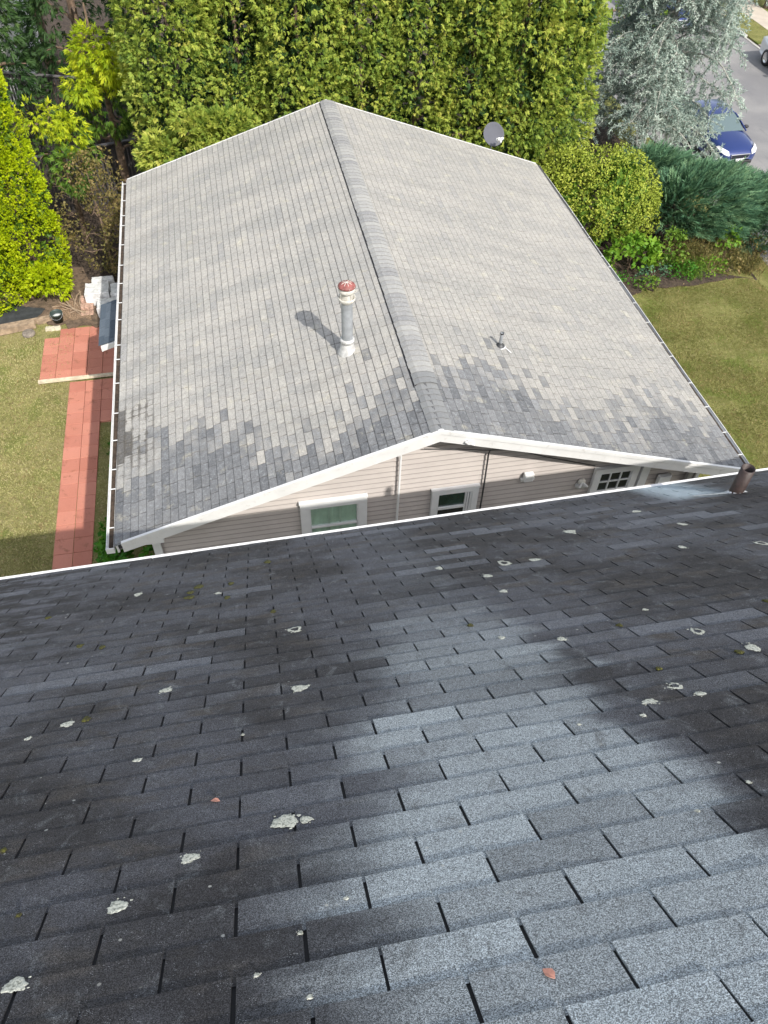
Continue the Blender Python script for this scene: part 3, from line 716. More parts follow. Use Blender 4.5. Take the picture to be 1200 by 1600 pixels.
# gutters with hangers
def gutter(xa, xb, side, zt):
    """open trough; (xa at near end, xb at far end) inner edge x"""
    g = empty('gutter', (0, 0, 0)); g.parent = bh
    prof = [(0, 0), (0, -.10), (.065, -.10), (.085, -.055), (.108, -.03), (.110, .004), (.100, .004), (.098, -.026), (.074, -.05), (.055, -.092), (.003, -.092), (.003, 0)]
    y0, y1 = -.03, (10.95 if side < 0 else 10.68); vs = []; nseg = 10
    for i in range(nseg + 1):
        t = i / nseg; x = xa + (xb - xa) * t; yy = y0 + (y1 - y0) * t; zz = zt + .012 * math.sin(i * 1.7)
        vs += [(x + side * px, yy, zz + pz) for px, pz in prof]
    n_ = len(prof); mb = MB(); fs = []
    for i in range(nseg):
        for q in range(n_):
            f = (i * n_ + q, i * n_ + (q + 1) % n_, (i + 1) * n_ + (q + 1) % n_, (i + 1) * n_ + q); fs.append(f if side > 0 else f[::-1])
    fs += [tuple(range(n_)), tuple(range(nseg * n_, nseg * n_ + n_))]
    mb.add(vs, fs); tr = mb.build('trough', M['white'], g)
    d = MB(); d.quadbox([(xa + side * .005, y0 + .05, zt - .085), (xa + side * .076, y0 + .05, zt - .085), (xb + side * .076, y1 - .02, zt - .085), (xb + side * .005, y1 - .02, zt - .085)], (0, 0, .058)); d.build('leaf_sludge', M['mulch'], g)
    yy = .35
    while yy < y1:
        t = yy / 10.9; x = xa + (xb - xa) * t; h = MB(); h.box((min(x, x + side * .104), yy, zt - .003), (max(x, x + side * .104), yy + .016, zt + .005)); h.build('hanger', M['white'], g)
        yy += rng.choice([.42, .55, .66, .78])
    cp = MB(); cp.box((min(xa, xa + side * .115), y0 - .012, zt - .105), (max(xa, xa + side * .115), y0 - .001, zt + .006)); cp.build('end_cap', M['white'], g)
    return g
gutter(-4.735, -4.715, -1, 3.355); gutter(5.33, 5.20, 1, 3.165)

def part_mb(mb, name, mat, par, label=None):
    o = mb.build(name, mat, par)
    if label: o['label'] = label
    return o
# windows
def frame_rect(mb, x0, x1, z0, z1, wdt, y0, y1):
    mb.box((x0, y0, z1 - wdt), (x1, y1, z1)); mb.box((x0, y0, z0), (x1, y1, z0 + wdt)); mb.box((x0, y0, z0 + wdt), (x0 + wdt, y1, z1 - wdt)); mb.box((x1 - wdt, y0, z0 + wdt), (x1, y1, z1 - wdt))
def window(x0, x1, z0, z1, tw, rail, pane, label, curtain=False, jamb=0.0, lower=None):
    wn = MB(); frame_rect(wn, x0, x1, z0, z1, tw, .385, .455); wn.box((x0 - .012, .380, z1 - .012), (x1 + .012, .45, z1 + .012))
    wf = part_mb(wn, 'window', M['white_trim'], bh, label)
    sx0, sx1, sz0, sz1 = x0 + tw, x1 - tw - jamb, z0 + tw, z1 - tw
    if jamb:
        j = MB(); j.box((sx1 + .015, .41, sz0), (sx1 + .045, .455, sz1)); j.box((sx1 + .055, .40, sz0), (x1 - tw, .455, sz1)); j.build('jamb', M['white_trim'], wf)
    s_ = MB(); frame_rect(s_, sx0, sx1, sz0, sz1, .022, .405, .45); s_.box((sx0 + .022, .398, rail - .022), (sx1 - .022, .45, rail + .022)); s_.build('sash', M['white_trim'], wf)
    if curtain:
        cu = MB()
        xs_ = np.linspace(sx0 + .02, sx1 - .02, 61)
        pts = [(x, .446 - .0035 * math.sin(x * 60) - .002 * math.sin(x * 23)) for x in xs_]
        vs = [(x, yy, sz0) for x, yy in pts] + [(x, yy, sz1) for x, yy in pts]
        cu.add(vs, [(i, i + 1, 61 + i + 1, 61 + i) for i in range(60)], sm=True); cu.build('curtain', M['curtain'], wf)
        b = MB()
        for fx in (.40, .63): xx = sx0 + (sx1 - sx0) * fx; b.box((xx - .012, .43, sz0), (xx + .012, .441, sz1))
        b.build('inner_mullion', simple('pale_mullion', (.50, .58, .50), .6), wf)
        p_ = MB(); p_.box((sx0 + .02, .420, sz0 + .02), (sx1 - .02, .424, sz1 - .02)); p_.build('pane', M['clear'], wf)
    else:
        p_ = MB(); p_.box((sx0 + .02, .430, rail + .02), (sx1 - .02, .440, sz1 - .02)); p_.build('pane', pane, wf)
        p_ = MB(); p_.box((sx0 + .02, .425, sz0 + .02), (sx1 - .02, .435, rail - .02)); p_.build('pane', lower or pane, wf)
window(-2.0, -.95, 1.95, 3.29, .14, 2.69, None, 'window with pale green curtains behind the glass', curtain=True)
window(.10, .87, 2.05, 3.19, .10, 2.735, M['pane_dark'], 'narrow window with dark green glass', jamb=.09, lower=M['pane_black'])
wn = MB(); frame_rect(wn, 2.84, 3.63, 1.9, 3.20, .115, .385, .455); wf = part_mb(wn, 'window', M['white_trim'], bh, 'grid window of small dark panes')
mu = MB()
for i in range(1, 3): x = 2.955 + (3.515 - 2.955) * i / 3; mu.box((x - .010, .402, 2.015), (x + .010, .44, 3.085))
for i in range(1, 5): z = 3.085 - .222 * i; mu.box((2.955, .406, z - .010), (3.515, .438, z + .010))
frame_rect(mu, 2.955, 3.515, 2.015, 3.085, .02, .404, .444); mu.build('muntins', M['white_trim'], wf)
p_ = MB(); p_.box((2.96, .425, 2.02), (3.51, .432, 3.08)); p_.build('pane', M['pane_black'], wf)
mb = MB(); mb.box((3.68, .38, 0), (3.82, .455, 3.33)); part_mb(mb, 'trim_board', M['white_trim'], bh)
# vent hood, light, meter box, conduits, cables on the gable
mb = MB(); mb.box((1.60, .36, 3.17), (1.755, .44, 3.33), bev=.008); mb.box((1.565, .40, 3.15), (1.79, .445, 3.20)); vb_ = part_mb(mb, 'vent_hood', M['white_trim'], bh)
mb = MB(); mb.box((1.63, .352, 3.19), (1.725, .359, 3.30)); mb.build('flap', M['white'], vb_)
mb = MB(); mb.box((4.05, .36, 2.62), (4.27, .44, 2.84), bev=.008); part_mb(mb, 'meter_box', M['white_trim'], bh)
fl = MB(); fl.lathe([(0, 0), (.062, 0), (.066, .02), (.05, .04), (0, .045)], (2.66, .44, 2.93), 16, M=np.array([[1, 0, 0], [0, 0, -1], [0, 1, 0]]))
fl = part_mb(fl, 'flood_light', M['cream_metal'], bh)
for dx, tilt in ((-.07, -.5), (.07, .45)):
    Mx = np.array([[math.cos(tilt), 0, math.sin(tilt)], [0, 1, 0], [-math.sin(tilt), 0, math.cos(tilt)]]) @ np.array([[1, 0, 0], [0, .6, .8], [0, -.8, .6]]).T
    h = MB(); h.lathe([(0, 0), (.02, 0), (.024, -.04), (.055, -.10), (.06, -.13), (.052, -.132), (0, -.12)], (2.66 + dx, .33, 2.90), 16, M=Mx); h.tube([(2.66, .40, 2.93), (2.66 + dx, .33, 2.90)], .014, 8); h.build('lamp_head', M['white'], fl)
mb = MB(); mb.tube([(-.45, .40, 4.35), (-.45, .40, 3.5), (-.455, .40, 2.7), (-.46, .40, 1.0)], .018, 10); part_mb(mb, 'conduit', M['white_trim'], bh)
mb = MB(); mb.tube([(.92, .35, 4.02), (.93, .41, 3.9), (.945, .41, 3.3), (.955, .41, 2.4), (.96, .41, 1.2)], .014, 8); part_mb(mb, 'cable', M['dark_metal'], bh, 'dark cable running down the gable')
mb = MB(); mb.tube([(.92, .35, 4.02), (.3, .38, 4.12), (-.1, .40, 4.17)], .007, 6); mb.tube([(.92, .35, 4.02), (1.3, .37, 3.96), (1.9, .40, 3.66), (2.8, .405, 3.30)], .008, 6); mb.tube([(2.0, .02, 4.02), (2.5, .2, 3.75), (3.4, .36, 3.28), (4.3, .40, 3.02)], .004, 5)
part_mb(mb, 'cable', M['dark_metal'], bh, 'thin cables strung under the right soffit')
mb = MB(); mb.box((-.42, .38, 4.26), (-.02, .45, 4.37)); part_mb(mb, 'gable_block', M['white'], bh)
mb = MB(); mb.tube([(.42, -.06, zl(.42) - .12), (.42, -.02, zl(.42) - .12)], .035, 10); mb.tube([(.36, -.045, zl(.4) - .11), (.5, -.045, zl(.5) - .15)], .016, 8); part_mb(mb, 'hook', M['white'], bh)
mb = MB(); mb.box((wx1 - .22, .37, 0), (wx1 - .13, .44, 3.1)); part_mb(mb, 'downpipe', simple('grey_downpipe', (.30, .29, .29), .5), bh)

# side door canopy
cy0, cy1 = 6.0, 7.42
cn = empty('door_canopy', (0, 0, 0)); cn.parent = bh
a_ = math.atan(.30)
V0 = (-5.39, cy0 - .0, 2.45); ll = 1.11 / math.cos(a_)
fo = field('canopy_roof', (0, 1, 0), (math.cos(a_), 0, math.sin(a_)), V0, M['awning'], None, u0=0, u1=cy1 - cy0, v0=0, v1=ll, du=.29, dv=.127, thick=.006, slot=.007, row_off=stair, strip=2)
fo.parent = cn
mb = MB(); mb.quadbox([(-5.32, cy0, 2.34), (-4.28, cy0, 2.65), (-4.28, cy0, 2.765), (-5.32, cy0, 2.455)], (0, -.03, 0)); mb.quadbox([(-5.32, cy1, 2.34), (-4.28, cy1, 2.65), (-4.28, cy1, 2.765), (-5.32, cy1, 2.455)], (0, .03, 0)); mb.box((-5.345, cy0 - .03, 2.33), (-5.322, cy1 + .03, 2.44))
mb.quadbox([(-5.31, cy0 + .01, 2.40), (-4.28, cy0 + .01, 2.71), (-4.28, cy1 - .01, 2.71), (-5.31, cy1 - .01, 2.40)], (0, 0, .035)); mb.build('canopy_frame', M['white'], cn)
mb = MB(); mb.box((-4.33, 6.3, .25), (-4.28, 7.15, 2.3)); part_mb(mb, 'side_door', M['white'], bh)
hd = MB(); hd.tube([(-4.36, 6.4, 1.15), (-4.40, 6.4, 1.15), (-4.40, 6.5, 1.15)], .012, 8); hd.build('handle', M['galv'], [o for o in bh.children if o.name == 'side_door'][0])

# ------------------------------------------------------------------ on the back roof: flue, vent pipe, dish
fx, fy, fz = -.93, 2.32, 4.60
fl_ = empty('chimney_flue', (fx, fy, fz)); tag(fl_, 'round metal chimney flue with a rusty red cone cap on the bleached roof', 'chimney flue')
mb = MB(); mb.lathe([(.086, -.05), (.086, .93)], n=28); mb.lathe([(.0875, .30), (.0885, .305), (.0875, .31)], n=28); mb.build('pipe', M['galv'], fl_)
mb = MB(); mb.lathe([(.155, -.05), (.150, .0), (.128, .03), (.098, .17), (.094, .19)], n=28)
mb.build('flashing_cone', M['flash'], fl_)
mb = MB(); mb.lathe([(.088, .18), (.112, .19), (.115, .215), (.112, .24), (.088, .25)], n=28); mb.build('storm_collar', M['flash'], fl_)
mb = MB(); mb.lathe([(.088, .905), (.112, .93), (.128, .965), (.130, 1.0), (.124, 1.0), (.108, .965), (.090, .945)], n=28); mb.build('lower_ring', M['cream_metal'], fl_)
mb = MB(); mb.lathe([(.088, .93), (.086, 1.08)], n=28); mb.build('neck', M['cream_metal'], fl_)
mb = MB(); mb.lathe([(.088, 1.075), (.118, 1.09), (.126, 1.11), (.124, 1.165), (.112, 1.17), (.110, 1.12), (.0, 1.11)], n=28); mb.build('upper_drum', M['cream_metal'], fl_)
mb = MB(); mb.lathe([(.0, 1.243), (.03, 1.240), (.09, 1.222), (.126, 1.196), (.134, 1.172), (.126, 1.172), (.0, 1.20)], n=8 * 3); mb.build('cone_cap', M['red_metal'], fl_)
mb = MB()
for k in range(8):
    an = k * PI / 4 + .2; c_, s_ = math.cos(an), math.sin(an); mb.tube([(0, 0, 1.246), (.06 * c_, .06 * s_, 1.236), (.131 * c_, .131 * s_, 1.186)], .004, 6)
for k in range(4):
    an = k * PI / 2 + .5; c_, s_ = math.cos(an), math.sin(an); mb.tube([(.118 * c_, .118 * s_, .99), (.12 * c_, .12 * s_, 1.18)], .005, 6)
mb.tube([(.12, -.01, 1.06), (.165, -.01, 1.09), (.172, -.01, 1.105), (.13, -.01, 1.10)], .005, 6)
mb.build('cap_ribs', M['cream_metal'], fl_)
vx, vy = 1.61, 2.32; vz = zl(vx)
vp = empty('roof_vent_pipe', (vx, vy, vz)); tag(vp, 'short grey vent pipe with a dark rubber boot on the bleached right slope', 'vent pipe')
mb = MB(); mb.tube([(0, 0, -.02), (0, 0, .27)], .028, 14, cap=False); mb.tube([(0, 0, -.02), (0, 0, .25)], .022, 14); mb.build('pipe', M['galv'], vp)
mb = MB(); mb.lathe([(.029, .27), (.031, .272), (.031, .245), (.029, .244)], n=16); mb.build('rim', M['black'], vp)
mb = MB(); mb.lathe([(.082, -.03), (.08, .01), (.06, .035), (.034, .06), (.030, .075)], n=18); mb.build('rubber_boot', M['dark_metal'], vp)
mb = MB(); mb.quadbox([(.03, .05, -.03 * HR + .012), (.05, .06, -.05 * HR + .012), (.16, -.15, -.16 * HR + .012), (.135, -.155, -.135 * HR + .012)], (0, 0, .004))
mb.lathe([(.0, 0), (.075, 0)], (0.01, -.03, .012), 14) ; mb.build('sealant_smear', M['white'], vp)
dx_, dy_ = 4.10, 11.06
sd_ = empty('satellite_dish', (dx_, dy_, 3.35)); tag(sd_, 'round grey satellite dish at the far rake of the bleached roof', 'satellite dish')
dirv = unit(np.array([.12, -.80, .58])); sidev = unit(np.cross([0, 0, 1.0], dirv)); upv = np.cross(dirv, sidev); Rm = np.stack([sidev, upv, dirv], 1); dc = np.array([0.02, 0, .50])
prof = [(0, -.05), (.08, -.045), (.16, -.03), (.23, -.006), (.272, .014), (.277, .012), (.272, .004), (.23, -.018), (.16, -.042), (.08, -.057), (0, -.062)]
mb = MB(); mb.lathe(prof, dc, 36, M=Rm); mb.build('reflector', M['dish'], sd_)
mb = MB(); mb.tube([(0, 0, -.3), (0, .02, .1), tuple(dc - dirv * .1), tuple(dc - dirv * .05)], .02, 10); mb.box((-.06, -.05, -.32), (.06, .06, -.26)); mb.build('mast', M['galv'], sd_)
mb = MB(); e_ = dc + dirv * .33 - upv * .20; mb.tube([dc - upv * .27 + dirv * .0, e_], .011, 8); mb.build('feed_arm', M['white'], sd_)
lb_ = MB()
for q in (-.045, .045):
    c0 = e_ + sidev * q + upv * .02; lb_.tube([c0 + dirv * .03, c0 - dirv * .05], .030, 12); lb_.tube([c0 - dirv * .05, c0 - dirv * .07], [.038, .036], 12)
lb_.tube([e_ + upv * .03, e_ - upv * .06], .02, 10); lb_.build('receiver', M['white'], sd_)

# ------------------------------------------------------------------ front house with the steep dark roof
fh = empty('front_house', (0, 0, 0)); tag(fh, 'tall near house whose steep blue-black shingle roof fills the lower half of the view', 'house')
SA = math.radians(40.8311); OA = np.array([-2.67740, -6.85144, 10.20423]); VA = np.array([0, -math.cos(SA), math.sin(SA)]); NA = np.array([0, math.sin(SA), math.cos(SA)])
eaveA = lambda u: .127 * (-34.3 - (u / .305 + 6.3) * (2.6 / 22.2))
K0 = -42; VR = 12 * .127
fr = field('roof_slope', (1, 0, 0), VA, OA, M['shingle_front'], fh, u0=-5.2, u1=8.2, v0=K0 * .127, v1=VR, du=.305, dv=.127, thick=.0048, slot=.0085, row_off=lambda k: .5 * ((k + K0) % 2), eave=eaveA, strip=3)
fr['label'] = 'steep blue-black shingle slope dotted with lichen'
def pa(u, v, h=0.0): return OA + u * np.array([1., 0, 0]) + v * VA + h * NA
mb = MB(); mb.quadbox([pa(-5.2, eaveA(-5.2) + .01, -.018), pa(8.2, eaveA(8.2) + .01, -.018), pa(8.2, VR, -.018), pa(-5.2, VR, -.018)], NA * .016); mb.build('underlay', M['under'], fh)
mb = MB(); mb.quadbox([pa(-5.2, eaveA(-5.2) + .02, -.15), pa(8.2, eaveA(8.2) + .02, -.15), pa(8.2, VR, -.15), pa(-5.2, VR, -.15)], NA * .13); mb.build('roof_deck', M['wood_grey'], fh)
mb = MB(); e0, e1 = eaveA(-5.2), eaveA(8.2)
p0, p1 = pa(-5.2, e0), pa(8.2, e1)
mb.quadbox([p0 + [0, .026, .003], p1 + [0, .026, .003], p1 + [0, .002, .001], p0 + [0, .002, .001]], (0, 0, -.004)); mb.quadbox([p0 + [0, .026, .0025], p1 + [0, .026, .0025], p1 + [0, .026, -.03], p0 + [0, .026, -.03]], (0, .003, 0))
mb.quadbox([p0 + [0, .010, -.006], p1 + [0, .010, -.006], p1 + [0, .010, -.16], p0 + [0, .010, -.16]], (0, -.015, 0)); mb.build('drip_edge', M['white'], fh)
# rear slope, walls
pr0, pr1 = pa(-5.2, VR), pa(8.2, VR); dn = np.array([0, -math.cos(SA), -math.sin(SA)])
mb = MB(); mb.quadbox([pr0 + [0, 0, -.003], pr1 + [0, 0, -.003], pr1 + dn * 6.1, pr0 + dn * 6.1], -np.array([0, -math.sin(SA), math.cos(SA)]) * .13); part_mb(mb, 'rear_slope', M['shingle_front'], fh)
yw0 = p1[1] - .45; yw1 = (pr0 + dn * 6.1)[1] + .4; ze = 6.9; zr = pr0[2] - .25
mb = MB(); ym = pr0[1]
mb.add([(-4.9, yw0, 0), (7.9, yw0, 0), (7.9, yw1, 0), (-4.9, yw1, 0), (-4.9, yw0, ze), (7.9, yw0, ze), (7.9, yw1, ze), (-4.9, yw1, ze), (-4.9, ym, zr), (7.9, ym, zr)],
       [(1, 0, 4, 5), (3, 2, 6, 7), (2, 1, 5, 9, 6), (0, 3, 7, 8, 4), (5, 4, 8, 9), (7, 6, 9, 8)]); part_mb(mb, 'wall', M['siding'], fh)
mb = MB(); mb.quadbox([(-5.1, yw0, ze + .02), (8.1, yw0, ze + .02), (8.1, p1[1] - .02, ze + .02), (-5.1, p0[1] - .02, ze + .02)], (0, 0, .015)); part_mb(mb, 'soffit', M['white'], fh)

# lichen, moss and leaves are listed in roof metres: along the eave, up the slope, half sizes
roofp = fr
def blob(name, u, v, ru, rv, mat, h=.004, lumps=14, ring=False, rot=0.0):
    """crusty patch lying on the roof, in roof coordinates"""
    mb = MB(); n_ = 40; rad = np.array([1 + .12 * math.sin(3 * i * 2 * PI / n_ + u * 40) + .06 * math.sin(7 * i * 2 * PI / n_ + v * 90) + rng.normal() * .07 for i in range(n_)]); rad = list(np.clip(rad, .6, 1.3))
    c_, s_ = math.cos(rot), math.sin(rot); lv = [0, .55, .85, 1.0]; hs = [h * (.3 if ring else 1), h * .9, h * .7, 0]; vs = []
    for k in range(1, 4):
        for i in range(n_):
            an = 2 * PI * i / n_; x, y = math.cos(an) * ru * rad[i] * lv[k], math.sin(an) * rv * rad[i] * lv[k]
            vs.append(pa(u + x * c_ - y * s_, v + x * s_ + y * c_, .0052 + hs[k] + rng.uniform(0, .0006) * (k < 3)))
    vs.append(pa(u, v, .005 + hs[0])); vs = [q + NA * 0 for q in vs]; fs = [((k) * n_ + i, (k) * n_ + (i + 1) % n_, (k + 1) * n_ + (i + 1) % n_, (k + 1) * n_ + i) for k in range(2) for i in range(n_)]
    if not ring: fs += [(len(vs) - 1, (i + 1) % n_, i) for i in range(n_)]
    mb.add(vs, [f[::-1] for f in fs], sm=True)
    for q in range(3 if lumps else 0):          # crumbs round the patch
        an = rng.uniform(0, 2 * PI); d_ = rng.uniform(1.05, 1.5); s_q = rng.uniform(.08, .2) * min(ru, rv)
        cu, cv = u + math.cos(an) * ru * d_, v + math.sin(an) * rv * d_; k0 = [pa(cu + math.cos(t) * s_q * rng.uniform(.6, 1.3), cv + math.sin(t) * s_q * rng.uniform(.6, 1.3), .0058) for t in np.linspace(0, 2 * PI, 8)[:-1]]
        mb.add(k0 + [pa(cu, cv, .007)], [(7, (i + 1) % 7, i)[::-1] for i in range(7)])
    o = mb.build(name, mat)
    o.parent = roofp; o.matrix_parent_inverse = roofp.matrix_world.inverted(); return o
LICH = [(0.128, -0.062, 0.0447, 0.0428, 0), (0.185, -0.052, 0.0204, 0.0231, 0), (-0.125, 0.031, 0.0304, 0.027, 0), (-0.286, 0.184, 0.0281, 0.0308, 0), (-0.463, 0.392, 0.0323, 0.027, 0), (0.225, -1.056, 0.0414, 0.0416, 0), (0.249, -1.873, 0.0427, 0.0542, 1), (-0.326, -1.281, 0.0334, 0.0312, 0), (-0.68, -1.075, 0.0314, 0.0345, 0), (-0.805, -0.99, 0.0139, 0.0198, 0), (-0.353, -0.631, 0.0193, 0.0155, 0), (1.589, -2.608, 0.0409, 0.0824, 1), (1.778, -2.577, 0.0403, 0.05, 0), (2.279, -3.229, 0.046, 0.0879, 0), (1.198, -2.717, 0.0257, 0.0503, 0), (1.408, -2.363, 0.031, 0.0444, 0), (1.388, -1.998, 0.0247, 0.0379, 0), (1.373, -1.135, 0.0218, 0.033, 0), (1.912, -0.968, 0.0302, 0.0493, 1), (1.988, -0.703, 0.0297, 0.0505, 0), (1.536, -0.486, 0.0344, 0.0347, 1), (1.395, -0.396, 0.0333, 0.0318, 0), (1.58, -0.391, 0.0228, 0.0221, 0), (1.324, -0.308, 0.0121, 0.0148, 0), (1.145, -1.271, 0.0172, 0.0259, 0), (2.992, -2.976, 0.0252, 0.0654, 0), (2.644, -2.369, 0.022, 0.051, 0), (3.053, -2.191, 0.0343, 0.067, 1), (2.978, -3.621, 0.039, 0.0534, 0), (0.255, 0.326, 0.008, 0.008, 0), (0.143, 0.413, 0.008, 0.0083, 0), (0.047, 0.514, 0.0082, 0.008, 0), (1.869, -1.344, 0.0143, 0.0199, 0), (-0.704, -3.172, 0.0307, 0.0558, 0), (-0.179, -2.892, 0.0236, 0.0337, 0), (0.15, 0.606, 0.008, 0.0083, 0), (1.107, -0.325, 0.0082, 0.0096, 0), (1.181, 0.26, 0.008, 0.0092, 0), (1.38, 0.179, 0.008, 0.0105, 0), (0.003, -0.695, 0.008, 0.0109, 0)]
for u, v, ru, rv_, rg in LICH:
    blob('lichen_patch', u, v, ru * .82, rv_ * .82, M['lichen'], .0013, ring=bool(rg), rot=rng.uniform(-.2, .2))
MOSS = [(-0.314, -3.145, 0.0401, 0.0737), (-0.357, -3.015, 0.0293, 0.0528), (-0.355, -2.882, 0.0425, 0.0501), (-0.119, -2.744, 0.0227, 0.0476), (0.141, -3.638, 0.033, 0.0668), (-0.613, -1.091, 0.0201, 0.0348), (-0.858, -2.154, 0.024, 0.0367), (-0.73, -2.069, 0.0195, 0.0353), (1.065, -1.507, 0.0186, 0.029), (1.566, -0.655, 0.016, 0.0195), (1.917, -0.682, 0.0205, 0.0283), (1.665, -1.187, 0.0164, 0.0266), (-0.106, -3.107, 0.0247, 0.0549), (0.149, -2.271, 0.0199, 0.0392), (2.392, -1.196, 0.0186, 0.0303), (-0.655, -0.183, 0.012, 0.0147), (-0.524, 0.142, 0.008, 0.0082), (-1.194, -2.875, 0.0243, 0.0334)]
for u, v, ru, rv_ in MOSS:
    blob('moss_clump', u, v, ru * .75, rv_ * .75, M['moss'], .006)
# fallen leaves on the roof
def dead_leaf(u, v, size, lab, rot):
    c = pa(u, v, .008); mb = MB()
    pts = [(0, -.5), (.3, -.25), (.36, .05), (.2, .3), (0, .55), (-.22, .3), (-.38, 0), (-.25, -.3)]
    vs = [(x * size * math.cos(rot) - y * size * math.sin(rot), x * size * math.sin(rot) + y * size * math.cos(rot), .006 * abs(x) * 2 + .003 * y) for x, y in pts] + [(0, 0, 0)]
    Mx = np.stack([[1, 0, 0], -VA, NA], 1); vs = [Mx @ np.array(q) for q in vs]; lo = [q - NA * .0012 for q in vs]
    n_ = len(pts); mb.add(vs, [(i, (i + 1) % n_, n_) for i in range(n_)]); mb.add(lo, [((i + 1) % n_, i, n_) for i in range(n_)])
    mb.add(vs[:n_] + lo[:n_], [(i, n_ + i, n_ + (i + 1) % n_, (i + 1) % n_) for i in range(n_)])
    o = mb.build('fallen_leaf', M['leafdead']); o.location = c; tag(o, lab, 'leaf', 'leaves fallen on the dark roof')
M['leafdead'] = simple('dry_pink_leaf', (.50, .24, .18), .7, var=.25, scale=60)
dead_leaf(0.615, 0.684, .030, 'pinkish dry leaf caught in a shingle slot at the lower right of the dark roof', .5)
dead_leaf(-0.072, -0.246, .026, 'curled brown leaf lying above the largest lichen patch on the dark roof', 1.4)
# vent pipe through the front roof
q0 = pa(3.954, -3.838); vq = empty('brown_vent_pipe', tuple(q0)); tag(vq, 'open brown vent pipe with white sealant at its foot, on the dark near roof', 'vent pipe')
mb = MB(); mb.lathe([(.048, .04), (.048, .29), (.054, .29), (.0545, -.07)], n=36); mb.build('pipe', M['brown_pipe'], vq)
mb = MB(); mb.lathe([(0, .06), (.048, .06)], n=24); mb.build('bore', M['black'], vq)
mb = MB(); n_ = 30; rr_ = [.075 + .022 * math.sin(3 * k) + rng.uniform(-.012, .012) for k in range(n_)]
Mx = np.stack([[1, 0, 0], -VA, NA], 1)
vs = [Mx @ np.array([.05 * math.cos(2 * PI * k / n_), .062 * math.sin(2 * PI * k / n_), .022]) for k in range(n_)] + [Mx @ np.array([rr_[k] * math.cos(2 * PI * k / n_), rr_[k] * math.sin(2 * PI * k / n_), .008]) for k in range(n_)]
mb.add(vs, [(k, n_ + k, n_ + (k + 1) % n_, (k + 1) % n_) for k in range(n_)], sm=True)
tail = [(-.05, .05), (-.14, .04), (-.28, .075), (-.36, .09), (-.33, .045), (-.24, .03), (-.15, -.015), (-.05, -.03)]
mb.add([Mx @ np.array([x, y, .009]) for x, y in tail] , [tuple(range(len(tail)))[::-1]]); sf = mb.build('sealant', M['tar'], vq)
# ------------------------------------------------------------------ trees and shrubs
def fan_crown(P, D, G, size, mat, k=6, spread=1.0, wd=.24, flat=.5):
    Nn = unit(np.cross(D, np.cross([0, 0, 1.], D)) * flat + rng.normal(size=D.shape) * .6)
    T = np.clip(.25 + .5 * G + rng.normal(size=len(P)) * .16, 0, 1)
    V, F, A = fans(P, D, Nn, size * rng.uniform(.7, 1.25, len(P)), k, spread, wd, T); return (V, F, A, mat)
def leaf_crown(P, D, G, ln, wd, mat):
    Nn = unit(D + rng.normal(size=D.shape) * .7); Dd = unit(np.cross(Nn, rng.normal(size=D.shape)) + D * .35 + np.array([0, 0, -.1]))
    A = np.clip(.2 + .45 * G + .4 * rng.random(len(P)), 0, 1); s_ = rng.uniform(.65, 1.25, len(P))
    V, F = leaves(P, Dd, Nn, ln * s_, wd * s_, .08); return (V, F, A, mat)
def mix_env(*fs):
    def f(k):
        ks = [k // len(fs) + (i < k % len(fs)) for i in range(len(fs))]; r = [g(q) for g, q in zip(fs, ks) if q]
        return np.concatenate([a for a, b in r]), np.concatenate([b for a, b in r])
    return f

# tall cedar hedge behind the back house
hx = [-3.35, -1.75, -.25, 1.35, 2.9, 4.35, 5.65, 6.75]
HL_ = ['leftmost tall hedge cedar, beside the yellow-leaved tree', 'hedge cedar left of the roof peak, dark gaps between its sprays', 'hedge cedar rising straight behind the roof peak', 'hedge cedar just right of the roof peak',
       'hedge cedar midway between the roof peak and the satellite dish', 'hedge cedar just left behind the satellite dish', 'hedge cedar just right behind the satellite dish', 'rightmost hedge cedar, yellowish, next to the silvery tree']
for i, x in enumerate(hx):
    y = 14.3 + .25 * math.sin(i * 2.1) - (.35 if i > 5 else 0); H = 8.6 + .5 * math.sin(i * 1.7); Rr = 1.12 + .1 * math.cos(i * 3)
    P, D, G = lobed(185, env_column((x, y, 0), Rr * 1.15, H, .28, .85, .5), (.16, .58), 66, droop=.3)
    pr = [fan_crown(P, D, G, .115, L['hedge'], 6, 1.35, .40)]
    P, D, G = lobed(90, env_column((x, y, 0), Rr * .72, H, .3, .6, .3), (.25, .45), 22, droop=.5)
    pr.append(fan_crown(P, D, G, .20, L['darkgreen'], 4, 1.0, .5))
    plant('cedar_tree', HL_[i], 'tree', (x, y, 0), pr, trunk_mb((x, y, -.1), H * .95, .12, 16, 1.1, .08, .9), 'tall cedars of the hedge behind the house')
for (x, y, lab) in ((-1.2, 17.6, 'dark tree behind the left part of the cedar hedge'), (1.7, 17.9, 'dark tree filling the gap behind the roof peak'), (4.6, 17.6, 'dark tree behind the right part of the cedar hedge'), (7.4, 17.4, 'dark tree behind the right end of the cedar hedge')):
    P, D, G = lobed(95, env_column((x, y, 0), 1.75, 9, .4, .6, .2), (.35, .65), 26, droop=.6, inward=.4)
    plant('conifer', lab, 'tree', (x, y, 0), [fan_crown(P, D, G, .34, L['darkgreen'], 5, .9, .4)], trunk_mb((x, y, -.1), 8.6, .2, 12, 1.4, .1, .9), 'dark trees behind the cedar hedge')
